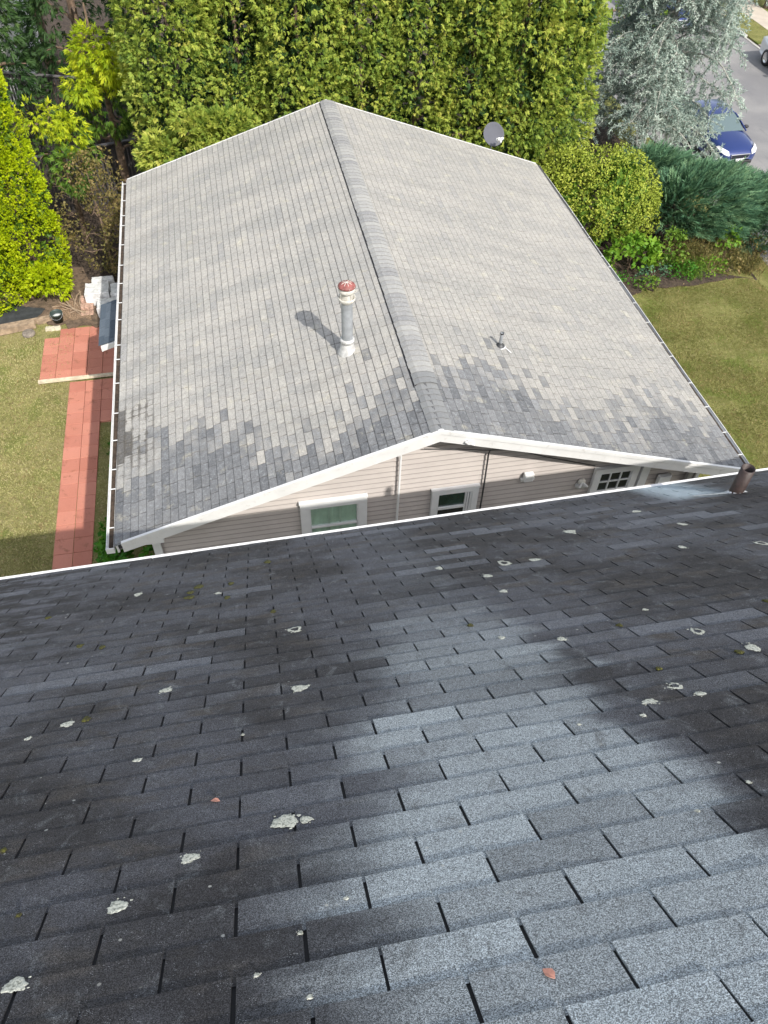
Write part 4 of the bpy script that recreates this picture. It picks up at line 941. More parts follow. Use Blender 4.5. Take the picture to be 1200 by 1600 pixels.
# bushy maple-like shrub by the far left corner of the roof
P, D, G = lobed(95, mix_env(env_ellipsoid((-3.15, 12.35, 3.0), (1.25, .7, 1.15), front=.6), env_ellipsoid((-2.2, 12.2, 3.55), (.75, .5, .65), front=.6)), (.2, .38), 64, droop=.35)
plant('leafy_shrub', 'tall bright green shrub leaning over the far left slope of the bleached roof', 'shrub', (-3.0, 12.5, 0), [fan_crown(P, D, G, .15, L['hedge'], 6, 1.1, .34)], trunk_mb((-3.0, 12.6, -.1), 3.2, .07, 7, .8, .3, .9))
# lime arborvitae columns at the left edge
for (x, y, H, R_, lab) in ((-7.75, 12.45, 7.2, 1.02, 'tall lime-green columnar arborvitae at the left edge'), (-8.75, 11.75, 3.75, .95, 'shorter lime-green arborvitae beside the weed fabric, cut by the left edge')):
    P, D, G = lobed(int(230 * H / 3), env_column((x, y, 0), R_, H, .42, .6, .12), (.10, .22), 95, droop=-.25, inward=.12)
    P2, D2, G2 = lobed(int(40 * H / 3), env_column((x, y, 0), R_ * .75, H * .97, .42, .4, .1), (.2, .35), 30, droop=-.2, inward=.2)
    plant('arborvitae', lab, 'evergreen', (x, y, 0), [fan_crown(P, D, G, .056, L['lime'], 4, .9, .55, .3), fan_crown(P2, D2, G2, .18, L['green'], 4, .9, .6)], trunk_mb((x, y, -.1), H * .9, .09, 6, .4), 'lime arborvitae at the left')
P, D, G = lobed(26, env_ellipsoid((-7.35, 11.55, .45), (.55, .45, .5), -.2), (.15, .28), 40, droop=.2)
plant('low_shrub', 'low light green growth at the foot of the lime arborvitae', 'shrub', (-7.35, 11.55, 0), [fan_crown(P, D, G, .10, L['lime'], 5, 1, .4)], None, crown_name='foliage')
# yellow-leaved tree and its green neighbours
def soft_tree(name, lab, cat, base, envs, mats, size, n_, per, h, r, group=None, droop=.6, wd=.22, k=7):
    pr = []
    for e, mt, sz, nn in zip(envs, mats, size, n_):
        P, D, G = lobed(nn, e, (.16, .36), per, droop=droop, inward=.5); pr.append(fan_crown(P, D, G, sz, mt, k, .9, wd, .8))
    return plant(name, lab, cat, base, pr, trunk_mb(base, h, r, 8, 1.1, .3, .95), group)
soft_tree('golden_tree', 'feathery golden-yellow tree behind the brownish shrub at the upper left', 'tree', (-5.35, 15.9, -.05),
          [env_ellipsoid((-5.25, 15.4, 4.45), (.62, .5, .75)), env_ellipsoid((-4.95, 15.2, 4.35), (.45, .4, .35)), env_ellipsoid((-5.85, 15.2, 3.85), (.4, .4, .4)), env_ellipsoid((-5.5, 15.8, 3.2), (.8, .6, .8))],
          [L['gold'], L['gold'], L['gold'], L['green']], [.17, .17, .16, .17], [30, 16, 12, 26], 30, 5.6, .15)
soft_tree('green_tree', 'loose light green tree hanging between the arborvitae and the brownish shrub', 'tree', (-6.6, 14.3, -.05),
          [env_ellipsoid((-6.75, 13.7, 3.7), (.7, .4, .35)), env_ellipsoid((-6.15, 13.4, 3.45), (.45, .4, .35)), env_ellipsoid((-6.2, 12.9, 2.75), (.42, .4, .45)), env_ellipsoid((-6.5, 14.2, 2.6), (.7, .5, .9))],
          [L['gold'], L['gold'], L['green'], L['green']], [.15, .14, .14, .16], [16, 10, 14, 18], 26, 4.0, .10)
for (x, y, H, R_, nn, lab) in ((-7.9, 23.5, 9.5, 2.0, 110, 'dark conifer standing behind the slat fence, beyond the golden tree'), (-8.9, 18.2, 9.0, 1.5, 110, 'dark drooping conifer at the top left corner, in front of the white building'), (-6.3, 20.2, 9.5, 1.7, 120, 'dark conifer with a bare brown trunk above the golden tree'), (-4.0, 17.6, 9.0, 1.15, 110, 'dark green conifer between the golden tree and the cedar hedge'), (-11.4, 16.5, 8.0, 1.5, 60, 'dark conifer beyond the left edge behind the arborvitae')):
    P, D, G = lobed(int(nn * 1.5), env_column((x, y, 0), R_, H, .45, .3, 1.2), (.25, .5), 34, droop=.9, inward=.6)
    plant('conifer', lab, 'tree', (x, y, 0), [fan_crown(P, D, G, .22, L['darkgreen'], 6, .8, .22)], trunk_mb((x, y, -.1), H * .97, .2, 18, 1.6, .15, .9), 'dark conifers at the upper left')
# olive-brown shrub beside the roof
P, D, G = lobed(130, mix_env(env_ellipsoid((-5.95, 12.5, 1.75), (.78, .75, 1.55)), env_ellipsoid((-5.6, 12.9, 2.3), (.6, .6, 1.0)), env_ellipsoid((-5.3, 12.1, 1.0), (.5, .5, .9))), (.14, .28), 52, droop=.1)
tw = trunk_mb((-5.8, 12.6, 0), 3.0, .05, 12, .9, .1, .95)
for i in range(60):
    an = rng.uniform(0, 2 * PI); z = rng.uniform(.8, 3.0); x, y = -5.8 + .6 * math.cos(an), 12.5 + .6 * math.sin(an)
    tw.tube([(x, y, z), (x + .12 * math.cos(an), y + .12 * math.sin(an), z + .12), (x + .3 * math.cos(an + .3), y + .3 * math.sin(an + .3), z + rng.uniform(-.05, .25))], [.005, .004, .002], 4)
plant('twiggy_shrub', 'tall olive-brown twiggy shrub beside the far left eave', 'shrub', (-5.8, 12.5, 0), [leaf_crown(P, D, G, .075, .045, L['olive'])], tw, crown_name='foliage', trunk_name='stems')
# round boxwood at the right
P2, D2, G2 = lobed(90, env_ellipsoid((7.8, 12.05, 1.3), (1.35, 1.0, 1.2), -.6), (.2, .35), 60, droop=0)
P, D, G = lobed(300, mix_env(env_ellipsoid((7.9, 12.0, 1.35), (1.62, 1.2, 1.45), -.6), env_ellipsoid((7.9, 12.0, 1.35), (1.62, 1.2, 1.45), -.3, front=.8), env_ellipsoid((6.8, 12.3, 1.6), (.8, .7, 1.2), -.6), env_ellipsoid((8.7, 11.9, .95), (.95, .8, .95), -.5)), (.14, .30), 80, droop=0, inward=.2)
plant('rounded_shrub', 'big rounded yellow-green shrub beside the far right eave', 'shrub', (7.9, 12.0, 0), [leaf_crown(P, D, G, .07, .042, L['box']), leaf_crown(P2, D2, G2, .16, .11, L['green'])], trunk_mb((7.9, 12.0, -.1), 1.7, .08, 8, 1.1, .15, .9), crown_name='foliage', trunk_name='stems')
# junipers
def juniper(c, r, n_, lab, mat, size=.42, dirx=.55):
    d = unit(rng.normal(size=(n_ * 3, 3))); d = d[d[:, 2] > -.15][:n_]
    P = np.array(c) + d * np.array(r) * rng.uniform(.55, 1.0, (len(d), 1)) ** .5
    D = unit(d * np.array([1, .9, .7]) + np.array([dirx, -.25, .35]) + rng.normal(size=d.shape) * .22)
    V, F, A = plumes(P, D, size * rng.uniform(.7, 1.2, len(P)), 13, .22)
    base = (c[0], c[1], float(ground_z(c[0], c[1])))
    tr = MB()
    for k in range(14):
        an = k * 2.4; q = np.array([c[0], c[1], base[2]]); e = np.array(c) + np.array([math.cos(an) * r[0] * .8, math.sin(an) * r[1] * .8, .3 * r[2]])
        tr.tube([q, (q + e) / 2 + [0, 0, .2], e], [.035, .02, .006], 6)
    plant('juniper', lab, 'juniper', base, [(V, F, A, mat)], tr, 'junipers by the road', 'foliage', 'stems')
juniper((11.3, 12.0, .85), (1.8, 1.25, 1.0), 3400, 'wide feathery blue-green juniper right of the rounded yellow-green shrub', L['juniper'])
juniper((13.2, 11.6, .45), (1.4, 1.3, 1.15), 2200, 'blue-green juniper cut off by the right edge, below the blue car', L['juniper'])
juniper((10.7, 14.2, .6), (1.3, .9, .85), 1200, 'darker juniper under the silvery tree, left of the blue car', L['juniper'])
# broad-leaved border plants
def bush(name, lab, cat, c, r, n_, ln, wd, mat, per=36, group=None, lr=(.1, .2)):
    P, D, G = lobed(n_, env_ellipsoid(c, r, -.35), lr, per, droop=.05, inward=.4)
    tr = trunk_mb((c[0], c[1], float(ground_z(c[0], c[1])) - .05), c[2] + r[2] * .4, .018, 6, r[0] * .7, .1, .8)
    return plant(name, lab, cat, (c[0], c[1], float(ground_z(c[0], c[1]))), [leaf_crown(P, D, G, ln, wd, mat)], tr, group, 'foliage', 'stems')
bush('hydrangea', 'bright broad-leaved bush at the corner of the right lawn, touching the roof line', 'bush', (8.35, 10.35, .5), (.78, .5, .6), 42, .15, .11, L['broad'], 26)
bush('garden_plant', 'dark leafy plant between the broad-leaved bush and the dry stems', 'plant', (9.55, 10.55, .45), (.5, .45, .65), 26, .12, .07, L['green'], 26)
bush('garden_plant', 'low green plant in the shade left of the broad-leaved bush', 'plant', (7.45, 10.15, .2), (.4, .35, .35), 18, .10, .06, L['green'], 24)
bush('garden_plant', 'light green leafy plant among the dry stems at the right border', 'plant', (11.45, 10.65, .5), (.3, .3, .45), 14, .13, .08, L['broad'], 20)
bush('garden_plant', 'low dark plant at the lawn edge below the broad-leaved bush', 'plant', (9.0, 10.0, .15), (.45, .25, .3), 14, .09, .05, L['juniper'], 24)
bush('garden_plant', 'pale straggly plant at the right edge of the border', 'plant', (12.2, 10.45, .25), (.6, .35, .55), 26, .09, .03, L['olive'], 24)
for gx, gy, rr, mt, lab in ((7.9, 9.75, .22, 'deep', 'small plant at the lawn edge nearest the right eave'), (8.6, 9.6, .2, 'green', 'small green tuft on the border edge in front of the broad-leaved bush'), (9.75, 9.95, .3, 'deep', 'low deep green plant at the middle of the right border edge'), (10.75, 10.05, .3, 'broad', 'small bright plant at the border edge before the dry stems'), (11.3, 10.0, .25, 'olive', 'small brownish plant at the border edge, right of the bright one')):
    bush('garden_plant', lab, 'plant', (gx, gy, rr * .6 + float(ground_z(gx, gy))), (rr * 1.4, rr, rr), 14, .085, .05, L[mt], 22)
def stalks(lab, c, r, n_, h, mat, name='dry_perennial', curl=.5):
    P = np.stack([c[0] + rng.normal(size=n_) * r * .5, c[1] + rng.normal(size=n_) * r * .4, np.full(n_, float(ground_z(c[0], c[1])))], 1)
    Vs, Fs, A, o = [], [], [], 0
    for i in range(n_):
        an = rng.uniform(0, 2 * PI); d = np.array([math.cos(an), math.sin(an), 0]); hh = h * rng.uniform(.5, 1.1); w_ = .006
        pts = [P[i] + d * curl * hh * t * t + np.array([0, 0, hh * (t - .25 * t * t)]) for t in (0, .35, .7, 1)]; sd = np.array([-d[1], d[0], 0])
        for j, q in enumerate(pts): wj = w_ * (1.2 - j * .3); Vs += [q - sd * wj, q + sd * wj]
        Fs += [(o + 2 * j, o + 2 * j + 1, o + 2 * j + 3, o + 2 * j + 2) for j in range(3)]; A += [rng.random()] * 3; o += 8
        for m_ in range(5):
            q = pts[rng.integers(1, 4)] + rng.normal(size=3) * .03; dd = unit(rng.normal(size=3)); s2 = unit(np.cross(dd, [0, 0, 1])); l_ = rng.uniform(.03, .07)
            Vs += [q, q + dd * l_ * .5 + s2 * l_ * .25, q + dd * l_, q + dd * l_ * .5 - s2 * l_ * .25]; Fs.append((o, o + 1, o + 2, o + 3)); A.append(rng.random()); o += 4
    b = (c[0], c[1], P[0][2]); me = np_mesh(name, np.array(Vs) - np.array(b), np.array(Fs), np.array(A)); ob = mk_obj(name, me, None, mat); ob.location = b
    return tag(ob, lab, 'plant')
stalks('bushy dry brown stems in the border right of the dark leafy plant', (10.45, 10.75), .75, 420, .95, L['olive'])
stalks('arching thin green grass clump at the lawn edge in the right border', (10.15, 10.1), .4, 260, .5, L['green'], 'ornamental_grass', .8)
stalks('pale dry grass clump at the far right of the border', (12.0, 10.2), .5, 260, .55, L['olive'], 'ornamental_grass', .7)
# plants beside the back house
bush('leafy_shrub', 'deep green broad-leaved shrub under the near left corner of the bleached roof', 'shrub', (-4.95, 1.75, .75), (.55, .95, .75), 60, .15, .10, L['deep'], 30, lr=(.12, .24))
bush('leafy_shrub', 'small deep green shrub spreading over the path edge', 'shrub', (-5.45, 2.6, .35), (.3, .55, .35), 22, .13, .085, L['deep'], 24)
bush('leafy_shrub', 'small low green plant in the narrow bed beside the path', 'plant', (-5.45, 5.25, .18), (.2, .5, .25), 14, .10, .06, L['deep'], 22)

# blue-grey weeping cedar by the road
def weeping(base, H, lab):
    mbt = MB(); b = np.array(base, float)
    tr = [b + np.array([.12 * math.sin(t * 4), .1 * math.sin(t * 3 + 1), H * t]) for t in np.linspace(0, 1, 8)]
    mbt.tube(tr, [.2 * (1 - .85 * t) for t in np.linspace(0, 1, 8)], 10)
    P, D, T = [], [], []
    def hang(q, out, ln):
        pts = [q]; d = unit(out * .8 + np.array([0, 0, .15]) + rng.normal(size=3) * .35)
        ns = max(4, int(ln / .085)); tone = rng.random()
        for s_ in range(ns):
            d = unit(d + np.array([0, 0, -.14]) + rng.normal(size=3) * .26); q2 = pts[-1] + d * .085; pts.append(q2)
            for m_ in range(8):
                P.append(q2 + rng.normal(size=3) * .014); D.append(unit(rng.normal(size=3) + d * .9)); T.append(np.clip(tone * .6 + .4 * rng.random(), 0, 1))
        mbt.tube(pts[::2] if len(pts) > 4 else pts, [.006 * (1 - i / len(pts)) + .0025 for i in range(len(pts[::2] if len(pts) > 4 else pts))], 4, cap=False)
        return pts
    nl = 74
    for i in range(nl):
        t = .12 + .86 * i / nl; an = i * 2.39996 + rng.normal() * .2; q = b + np.array([0, 0, H * t]); out = np.array([math.cos(an), math.sin(an), 0])
        Ln = (3.3 * (1 - .62 * t)) * rng.uniform(.75, 1.12) * (1.25 if out[0] > .3 else 1.05); pts = [q]; d = unit(out + np.array([0, 0, .45]))
        Ln *= .72 if (t < .4 and out[0] > .15) else 1.0
        ns = 12
        for s_ in range(ns):
            d = unit(d + np.array([0, 0, -.09]) + rng.normal(size=3) * .09); pts.append(pts[-1] + d * Ln / ns)
            if s_ > 1:
                for m_ in range(3):
                    sd_v = unit(np.cross(d, [0, 0, 1.])) * rng.choice([-1, 1]); hang(pts[-1], unit(sd_v + d * rng.uniform(0, .8)), rng.uniform(.35, 1.0))
        hang(pts[-1], d, 1.0)
        mbt.tube(pts, [.045 * (1 - .55 * t) * (1 - .85 * s_ / ns) + .004 for s_ in range(ns + 1)], 6)
    P, D, T = np.array(P), np.array(D), np.array(T)
    V, F = leaves(P, D, unit(rng.normal(size=P.shape)), rng.uniform(.06, .13, len(P)), .025, .1)
    return plant('weeping_cedar', lab, 'tree', tuple(base), [(V, F, T, L['cedar'])], mbt, crown_name='crown', trunk_name='trunk', bark='cedar_bark')
weeping((12.0, 18.0, float(ground_z(12.0, 18.0)) - .1), 6.6, 'silvery blue-grey weeping cedar overhanging the road and the blue car')
for (x, y, H, R_, mt, lab) in ((15.0, 27.5, 5.5, 2.2, 'green', 'dull green tree behind the silvery cedar at the top edge'), (10.5, 24.5, 7, 2.2, 'darkgreen', 'dark tree behind the silvery cedar and the hedge'), (25.8, 33.5, 4.5, 1.6, 'green', 'green tree across the road at the top right corner'), (19.5, 42, 7, 3, 'green', 'distant green tree at the far end of the road')):
    z0 = float(ground_z(x, y)) if x < 14 else -.9
    P, D, G = lobed(110, env_ellipsoid((x, y, z0 + H * .6), (R_, R_, H * .45)), (.3, .6), 26, droop=.2, inward=.5)
    plant('street_tree', lab, 'tree', (x, y, z0), [leaf_crown(P, D, G, .2, .13, L[mt])], trunk_mb((x, y, z0 - .1), H * .9, .16, 9, R_ * .9, .3, .9), 'trees beyond the silvery cedar')

# grass blades over the lawns
def blades(name, rects, dens, mt, lab, h=.055):
    Ps = []
    for x0, y0, x1, y1 in rects:
        k = int((x1 - x0) * (y1 - y0) * dens); Ps.append(np.stack([rng.uniform(x0, x1, k), rng.uniform(y0, y1, k)], 1))
    Pq = np.concatenate(Ps); keepm = (np.sin(Pq[:, 0] * 2.3 + 1.3 * np.sin(Pq[:, 1] * 1.1)) + np.sin(Pq[:, 1] * 3.1 + Pq[:, 0]) + rng.normal(size=len(Pq)) * 1.0) > -.7; Pq = Pq[keepm]
    P = np.stack([Pq[:, 0], Pq[:, 1], ground_z(Pq[:, 0], Pq[:, 1]) - .004], 1); n_ = len(P)
    D = unit(np.stack([rng.normal(size=n_) * .6, rng.normal(size=n_) * .6, np.full(n_, .75)], 1))
    V, F = leaves(P, D, unit(rng.normal(size=(n_, 3))), h * rng.uniform(.5, 1.3, n_), .012)
    me = np_mesh(name, V, F, rng.random(n_)); o = mk_obj(name, me, None, L[mt]); tag(o, kind='stuff'); o['label'] = lab; o['category'] = 'grass'; return o
blades('lawn_grass', [(-10.2, -1.0, -6.73, 9.95), (-6.0 + .05, -1, -5.55, 6.3)], 1900, 'grass', 'short dry pale lawn left of the red path')
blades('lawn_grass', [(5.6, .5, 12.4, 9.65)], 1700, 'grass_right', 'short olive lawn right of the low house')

k_ = 2600; lx = np.concatenate([rng.uniform(-9.8, -6.75, k_ // 2), rng.uniform(5.8, 12, k_ // 2)]); ly = np.concatenate([rng.uniform(-.5, 9.9, k_ // 2) ** 1.0, rng.uniform(1, 9.6, k_ // 2)])
LP = np.stack([lx, ly, ground_z(lx, ly) + .03], 1); V, F = leaves(LP, unit(rng.normal(size=LP.shape) * [1, 1, .2]), unit(rng.normal(size=LP.shape) * .4 + [0, 0, 1]), rng.uniform(.02, .055, len(LP)), .022, .15)
lo_ = mk_obj('leaf_litter', np_mesh('leaf_litter', V, F, rng.random(len(LP))), None, leaf_mat('dry_leaf_litter', [rgb(92, 70, 44), rgb(150, 124, 84), rgb(190, 172, 132)], .1)); tag(lo_, 'dry leaves littering the lawns', 'leaves', kind='stuff')
# ------------------------------------------------------------------ side-yard things by the patio
def one(name, mb, mat, loc, label, cat, group=None, rz=0.0):
    o = mb.build(name, mat); o.location = loc; o.rotation_euler = (0, 0, rz); return tag(o, label, cat, group)
def rough_slab(sx, sy, sz, n_=7, amp=.015):
    mb = MB(); ring = []
    for i, (a, b) in enumerate([(-1, -1), (1, -1), (1, 1), (-1, 1)]):
        nx, ny = [(-1, -1), (1, -1), (1, 1), (-1, 1)][(i + 1) % 4]
        for k in range(n_): t = k / n_; ring.append(((a + (nx - a) * t) * sx / 2 + rng.normal() * amp * .6, (b + (ny - b) * t) * sy / 2 + rng.normal() * amp * .6))
    m_ = len(ring); vs = [(x, y, 0) for x, y in ring] + [(x, y, sz - .02) for x, y in ring] + [(x * .96, y * .96, sz + rng.normal() * amp * .2) for x, y in ring] + [(0, 0, sz)]
    fs = [(i, (i + 1) % m_, m_ + (i + 1) % m_, m_ + i) for i in range(m_)] + [(m_ + i, m_ + (i + 1) % m_, 2 * m_ + (i + 1) % m_, 2 * m_ + i) for i in range(m_)] + [(2 * m_ + i, 2 * m_ + (i + 1) % m_, 3 * m_) for i in range(m_)]
    mb.add(vs, fs); return mb
gs = 'white stone blocks beside the house'
one('stone_block', rough_slab(.62, .50, .42), M['stone_white'], (-6.12, 11.28, 0), 'large white stone block, sunlit, left of the two in the upper row', 'stone block', gs)
one('stone_block', rough_slab(.60, .50, .40), M['stone_white'], (-5.48, 11.22, 0), 'large white stone block close to the eave in the upper row', 'stone block', gs)
one('stone_block', rough_slab(.78, .42, .34), M['stone_white'], (-5.72, 10.68, 0), 'white stone block in front, next to the slate-coloured canopy', 'stone block', gs)
one('stone_block', rough_slab(.55, .22, .40), M['stone_white'], (-6.0, 11.72, 0), 'narrow pale stone at the foot of the olive shrub', 'stone block', gs)
for i, lab in enumerate(['lowest old brick step left of the white stone blocks', 'middle old brick step left of the white stone blocks', 'top old brick step left of the white stone blocks']):
    mb = MB()
    for k in range(3): mb.box((-.16 + k * .108, -.1, 0), (-.16 + k * .108 + .10, .1, .07 + .07 * i), rng.random(), .006)
    one('brick_step', mb, M['brick_old'], (-6.42, 10.72 + i * .24, 0), lab, 'brick step', 'old brick steps')
bk = empty('bucket', (-7.12, 10.5, 0)); tag(bk, 'dark green plastic bucket with white residue inside, at the end of the planks', 'bucket')
mb = MB(); mb.lathe([(0, .012), (.105, .012), (.112, 0), (.145, .27), (.155, .275), (.156, .30), (.146, .30), (.138, .27), (.108, .03), (0, .03)], n=28); mb.build('pail', M['bucket'], bk)
mb = MB(); mb.lathe([(0, .21), (.06, .215), (.12, .20), (.128, .16)], n=20); mb.build('white_residue', M['white'], bk)
mb = MB(); mb.tube([(.156 * math.cos(a), -.02 - .05 * math.sin(a) * 0 - .156 * math.sin(a) * .9, .285 - .10 * math.sin(a)) for a in np.linspace(0, PI, 14)], .0035, 6); mb.build('handle', M['galv'], bk)
def plank(x0, y0, x1, y1, w_, h_, label, mat='wood_grey', z=0.0, group='timber planks edging the fabric bed'):
    L_ = math.hypot(x1 - x0, y1 - y0); mb = MB(); nseg = 8; pts = [(-L_ / 2 + L_ * i / nseg, -w_ / 2 + rng.normal() * .003) for i in range(nseg + 1)] + [(L_ / 2 - L_ * i / nseg, w_ / 2 + rng.normal() * .003) for i in range(nseg + 1)]
    mb.prism(pts, 0, h_); return one('plank', mb, M[mat], ((x0 + x1) / 2, (y0 + y1) / 2, z), label, 'plank', group, math.atan2(y1 - y0, x1 - x0))
plank(-9.6, 10.02, -7.68, 10.42, .15, .16, 'long weathered timber lying along the weed fabric, nearest the lawn')
plank(-9.6, 10.22, -7.3, 10.66, .10, .12, 'thinner brown timber just behind the nearest one')
plank(-7.66, 10.52, -7.28, 10.62, .09, .10, 'short piece of timber beside the bucket')
mb = MB(); mb.lathe([(0, .07), (.12, .075), (.15, .06), (.16, .02), (.158, 0)], n=20); one('log_slice', mb, simple('grey_log_end', (.20, .17, .14), .9, var=.3, scale=14), (-7.83, 10.12, 0), 'round flat log slice lying by the end of the long timber', 'log slice')
plank(-7.42, 8.10, -5.5, 8.12, .085, .05, 'long pale board lying between the patio and the path', 'wood_pale', .034, None)
one('paving_block', rough_slab(.36, .12, .07), simple('cream_block', (.55, .50, .38), .8, var=.15), (-7.25, 10.22, .0), 'small cream block at the top left corner of the red patio', 'block')
for i, (x, y, a, l_, r_) in enumerate([(-6.95, 11.2, -1.0, 1.35, .030), (-6.8, 10.98, -.75, 1.0, .022), (-6.62, 11.3, -1.45, .9, .03), (-6.7, 11.35, -1.75, .75, .022), (-7.0, 11.0, -.4, .7, .015), (-7.08, 10.9, .3, .6, .012), (-6.6, 10.78, -.1, .5, .015), (-6.78, 11.4, -1.3, .9, .018)]):
    mb = MB(); mb.tube([(-l_ / 2, 0, r_), (-l_ * .15, .03 * (-1) ** i, r_ + .05), (l_ * .2, -.02, r_ + .04), (l_ / 2, .02, r_)], [r_, r_ * .95, r_ * .8, r_ * .5], 8)
    one('branch', mb, M['wood_grey'], (x, y, .04), ['thickest pale branch of the pile behind the bucket', 'long branch crossing the pile behind the bucket', 'upright-lying stick next to the brick steps', 'short stick at the far side of the pile', 'thin twig pointing at the bucket', 'thinnest twig left of the pile', 'short stick in front of the brick steps', 'slim stick between the brick steps and the arborvitae'][i], 'branch', 'branches piled behind the bucket', a)
patch('weed_fabric', wob([(-9.8, 10.35), (-7.7, 10.75), (-7.5, 11.1), (-8.2, 11.4), (-9.9, 11.3)], 5, .04), M['fabric'], .055)
patch('wood_chips', wob([(-7.3, 10.6), (-6.3, 10.4), (-6.4, 10.95), (-6.9, 11.5), (-7.3, 11.2)], 5, .06), simple('wood_chip_mulch', (.24, .16, .10), .95, var=.5, scale=30, bump=.02, bscale=60), .05)

# slatted fences
def slat_fence(x0, y0, x1, y1, H, lab):
    L_ = math.hypot(x1 - x0, y1 - y0); n_ = int(L_ / .105); f = empty('slat_fence', (x0, y0, 0), math.atan2(y1 - y0, x1 - x0)); tag(f, lab, 'fence')
    mb = MB()
    for i in range(n_): mb.box((i * .105, -.01, .05), (i * .105 + .062, .01, H + rng.uniform(-.01, .01)), rng.random())
    mb.build('slats', M['fence'], f)
    for z in (.35, H - .12): mb = MB(); mb.box((0, .012, z), (L_, .05, z + .08)); mb.build('rail', M['fence'], f)
    mb = MB(); mb.box((0, -.05, H + .0135), (L_, .06, H + .045)); mb.build('cap_rail', M['fence_cap'], f)
    for i in range(int(L_ / 2.2) + 1): mb = MB(); mb.box((i * 2.2 - .04, .052, 0), (i * 2.2 + .05, .14, H)); mb.build('post', M['fence'], f)
M['fence'] = simple('dark_stained_fence', (.055, .05, .048), .7, var=.3, scale=5); M['fence_cap'] = simple('grey_fence_cap', (.16, .15, .15), .7, var=.2)
slat_fence(-12.5, 21.2, -6.2, 19.2, 2.55, 'dark vertical-slat fence with a flat cap rail at the upper left')
slat_fence(-7.8, 15.9, -4.2, 16.9, 1.75, 'lower dark slat fence glimpsed below the golden tree')
# white building beyond the fence
nh = empty('neighbour_house', (-13.5, 27, 0)); tag(nh, 'white building glimpsed through the dark conifers at the top left', 'house')
mb = MB(); mb.box((-4, -3, 0), (4.5, 3, 3.6)); mb.build('wall', M['stone_white'], nh)
mb = MB(); mb.quadbox([(-4.4, -3.4, 3.5), (4.9, -3.4, 3.5), (4.9, 0, 5), (-4.4, 0, 5)], (0, 0, .12)); mb.quadbox([(-4.4, 0, 5), (4.9, 0, 5), (4.9, 3.4, 3.5), (-4.4, 3.4, 3.5)], (0, 0, .12)); mb.build('roof', simple('grey_far_roof', (.2, .2, .2)), nh)
for x in (-2, 2): mb = MB(); mb.box((x - .5, -3.06, 1), (x + .5, -3.005, 2.3)); mb.build('window', M['pane_black'], nh)

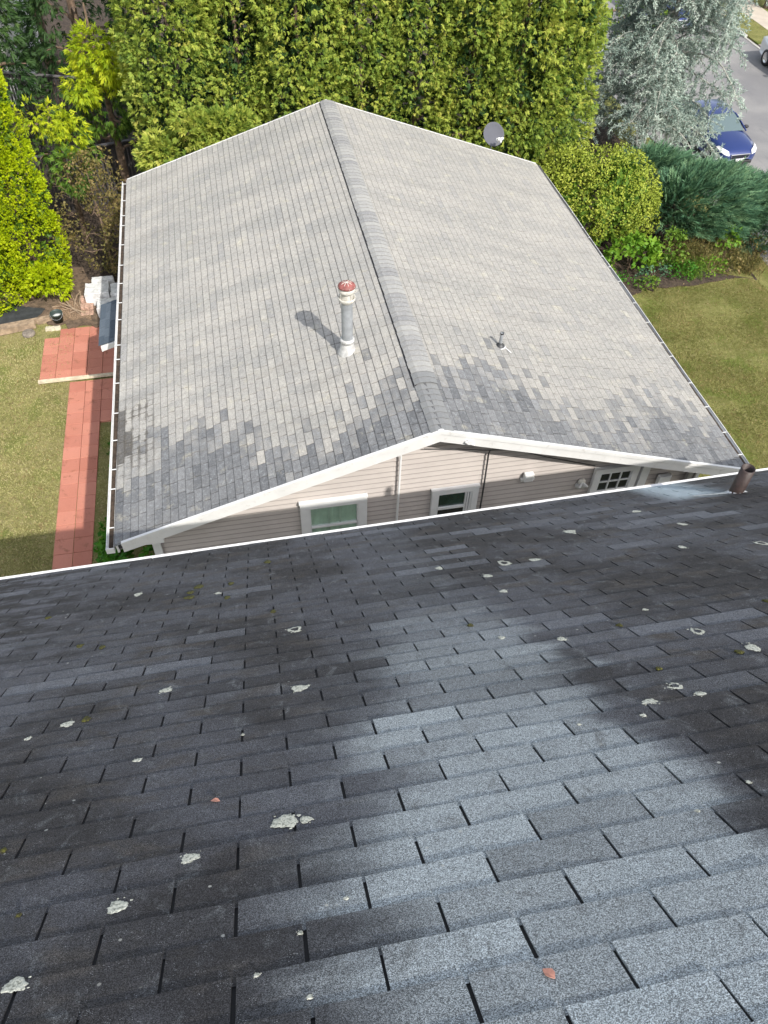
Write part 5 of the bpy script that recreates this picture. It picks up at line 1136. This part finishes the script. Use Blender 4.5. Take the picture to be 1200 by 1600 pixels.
# ------------------------------------------------------------------ cars
def car(name, loc, rz, paint_m, label, group=None):
    """x = right, y = rear; the nose points to -y. about 4.5 m long"""
    r = empty(name, loc, rz); tag(r, label, 'car', group)
    st = np.array([  # y, half width, sill z, shoulder z, bonnet/deck centre z
        (-2.24, .50, .42, .58, .60), (-2.16, .74, .28, .66, .70), (-2.0, .83, .22, .73, .79), (-1.6, .88, .20, .82, .92), (-1.1, .895, .19, .88, 1.0), (-.85, .90, .19, .91, 1.035),
        (-.2, .905, .19, .94, 1.0), (.7, .905, .19, .96, 1.0), (1.4, .90, .20, .98, 1.04), (1.75, .88, .24, .98, 1.06), (2.1, .83, .30, .92, .98), (2.22, .72, .36, .80, .84)])
    mb = MB(); vs = []; n_ = 13
    for y, hw, z0, z1, zc in st:
        for k in range(n_):
            t = k / (n_ - 1); s_ = -1 + 2 * t
            if k == 0: p = (-hw * .92, z0)
            elif k == n_ - 1: p = (hw * .92, z0)
            elif k == 1: p = (-hw, z0 + (z1 - z0) * .55)
            elif k == n_ - 2: p = (hw, z0 + (z1 - z0) * .55)
            else:
                q = -1 + 2 * (k - 2) / (n_ - 5); p = (q * hw * .97, z1 + (zc - z1) * (1 - abs(q) ** 3))
            vs.append((p[0], y, p[1]))
    m_ = len(st); fs = [(i * n_ + k, i * n_ + k + 1, (i + 1) * n_ + k + 1, (i + 1) * n_ + k) for i in range(m_ - 1) for k in range(n_ - 1)]
    fs += [((i + 1) * n_, i * n_, i * n_ + n_ - 1, (i + 1) * n_ + n_ - 1)[::1] for i in range(m_ - 1)] + [tuple(range(n_))[::-1], tuple((m_ - 1) * n_ + k for k in range(n_))]
    mb.add(vs, fs, sm=True); mb.build('body', paint_m, r)
    # greenhouse
    def loft(secs, name, mat, par):
        mb = MB(); vs = [];
        for y, hw, z in secs: vs += [(-hw, y, z), (-hw * .6, y, z + .018), (0, y, z + .028), (hw * .6, y, z + .018), (hw, y, z)]
        mb.add(vs, [(i * 5 + k, i * 5 + k + 1, i * 5 + k + 6, i * 5 + k + 5) for i in range(len(secs) - 1) for k in range(4)], sm=True); return mb.build(name, mat, par)
    loft([(-.98, .74, .99), (-.6, .68, 1.20), (-.22, .60, 1.40)], 'windscreen', M['glass_car'], r)
    loft([(1.72, .70, 1.04), (1.4, .65, 1.22), (1.12, .58, 1.40)], 'rear_window', M['glass_car'], r)
    roof = [(-.24, .61, 1.405), (.1, .625, 1.45), (.5, .62, 1.46), (.9, .61, 1.44), (1.14, .585, 1.405)]
    loft(roof, 'roof', paint_m, r)
    for s_ in (-1, 1):
        mb = MB(); lo = [(-.92, .885), (-.2, .905), (.7, .905), (1.6, .87)]; up = [(-.24, .612), (.1, .627), (.5, .622), (1.12, .587)]; zl_ = [.95, .965, .975, .99]; zu = [1.40, 1.445, 1.455, 1.40]
        vs = [(s_ * h, y, z) for (y, h), z in zip(lo, zl_)] + [(s_ * h, y, z) for (y, h), z in zip(up, zu)]
        mb.add(vs, [(i, i + 1, i + 5, i + 4) if s_ > 0 else (i + 1, i, i + 4, i + 5) for i in range(3)], sm=True); mb.build('side_window', M['glass_car'], r)
        for (a, b) in (((s_ * .885, -.95, .95), (s_ * .612, -.23, 1.405)), ((s_ * .90, .35, .965), (s_ * .622, .42, 1.45)), ((s_ * .87, 1.62, .985), (s_ * .585, 1.13, 1.405))):
            mb = MB(); mb.tube([a, tuple((np.array(a) + np.array(b)) / 2 + [s_ * .01, 0, .01]), b], .032, 8); mb.build('pillar', paint_m, r)
        mb = MB(); mb.lathe([(0, -.09), (.06, -.08), (.085, -.02), (.08, .03), (0, .05)], (s_ * 1.0, -.72, 1.02), 12, M=np.array([[1.25, 0, 0], [0, 0, -1], [0, .8, 0]])); mb.tube([(s_ * .88, -.72, .97), (s_ * .98, -.72, 1.0)], .02, 6); mb.build('wing_mirror', M['black'] if paint_m is M['blue_paint'] else paint_m, r)
        mb = MB(); hl = [(.50, -2.245, .60), (.70, -2.165, .64), (.82, -2.0, .71), (.875, -1.70, .79), (.80, -1.78, .85), (.66, -1.98, .80), (.50, -2.12, .735)]
        c0 = (.68, -2.06, .735); vs = [(s_ * (x + .012), y - .014, z + .012) for x, y, z in hl] + [(s_ * c0[0], c0[1] - .02, c0[2] + .02)]; k_ = len(hl)
        mb.add(vs, [((i, (i + 1) % k_, k_) if s_ > 0 else ((i + 1) % k_, i, k_)) for i in range(k_)], sm=True); mb.build('headlight', M['lamp_glass'], r)
        for y in (-1.42, 1.36):
            w_ = empty('wheel', (s_ * .80, y, .32)); w_.parent = r; Mx = np.array([[0, 0, s_ * 1.], [1., 0, 0], [0, s_ * 1., 0]])
            mb = MB(); mb.lathe([(.20, -.10), (.31, -.10), (.325, -.06), (.325, .07), (.31, .105), (.21, .108)], n=28, M=Mx); mb.build('tyre', M['black'], w_)
            mb = MB(); mb.lathe([(0, .07), (.05, .085), (.19, .085), (.21, .105), (.215, .10)], n=28, M=Mx); mb.build('rim', M['chrome'], w_)
    mb = MB()
    for z in (.50, .545, .59): mb.box((-.36, -2.272, z), (.36, -2.235, z + .018))
    mb.build('grille', M['black'], r)
    mb = MB(); mb.tube([(-.42, -2.262, .64), (0, -2.29, .655), (.42, -2.262, .64)], .018, 8); mb.tube([(-.42, -2.262, .64), (-.38, -2.26, .47), (.38, -2.26, .47), (.42, -2.262, .64)], .014, 8); mb.build('grille_surround', M['chrome'], r)
    mb = MB(); mb.box((-.62, -2.262, .25), (.62, -2.18, .37), bev=.02); mb.build('lower_intake', M['black'], r)
    mb = MB(); mb.box((-.17, -2.285, .375), (.17, -2.268, .465)); mb.build('number_plate', M['white_trim'], r)
    return r
bc_ = car('parked_car', (15.6, 19.35, -.875), .05, M['blue_paint'], 'blue car facing the viewer on the road under the silvery cedar'); bc_.scale = (.88, .88, .88)
car('parked_car', (22.6, 25.0, -.86), .02, M['white_paint_car'], 'white car at the far kerb, cut off by the right edge')
car('parked_car', (19.3, 32.5, -.875), .03, M['blue_paint'], 'distant blue car glimpsed above the silvery cedar at the top edge')
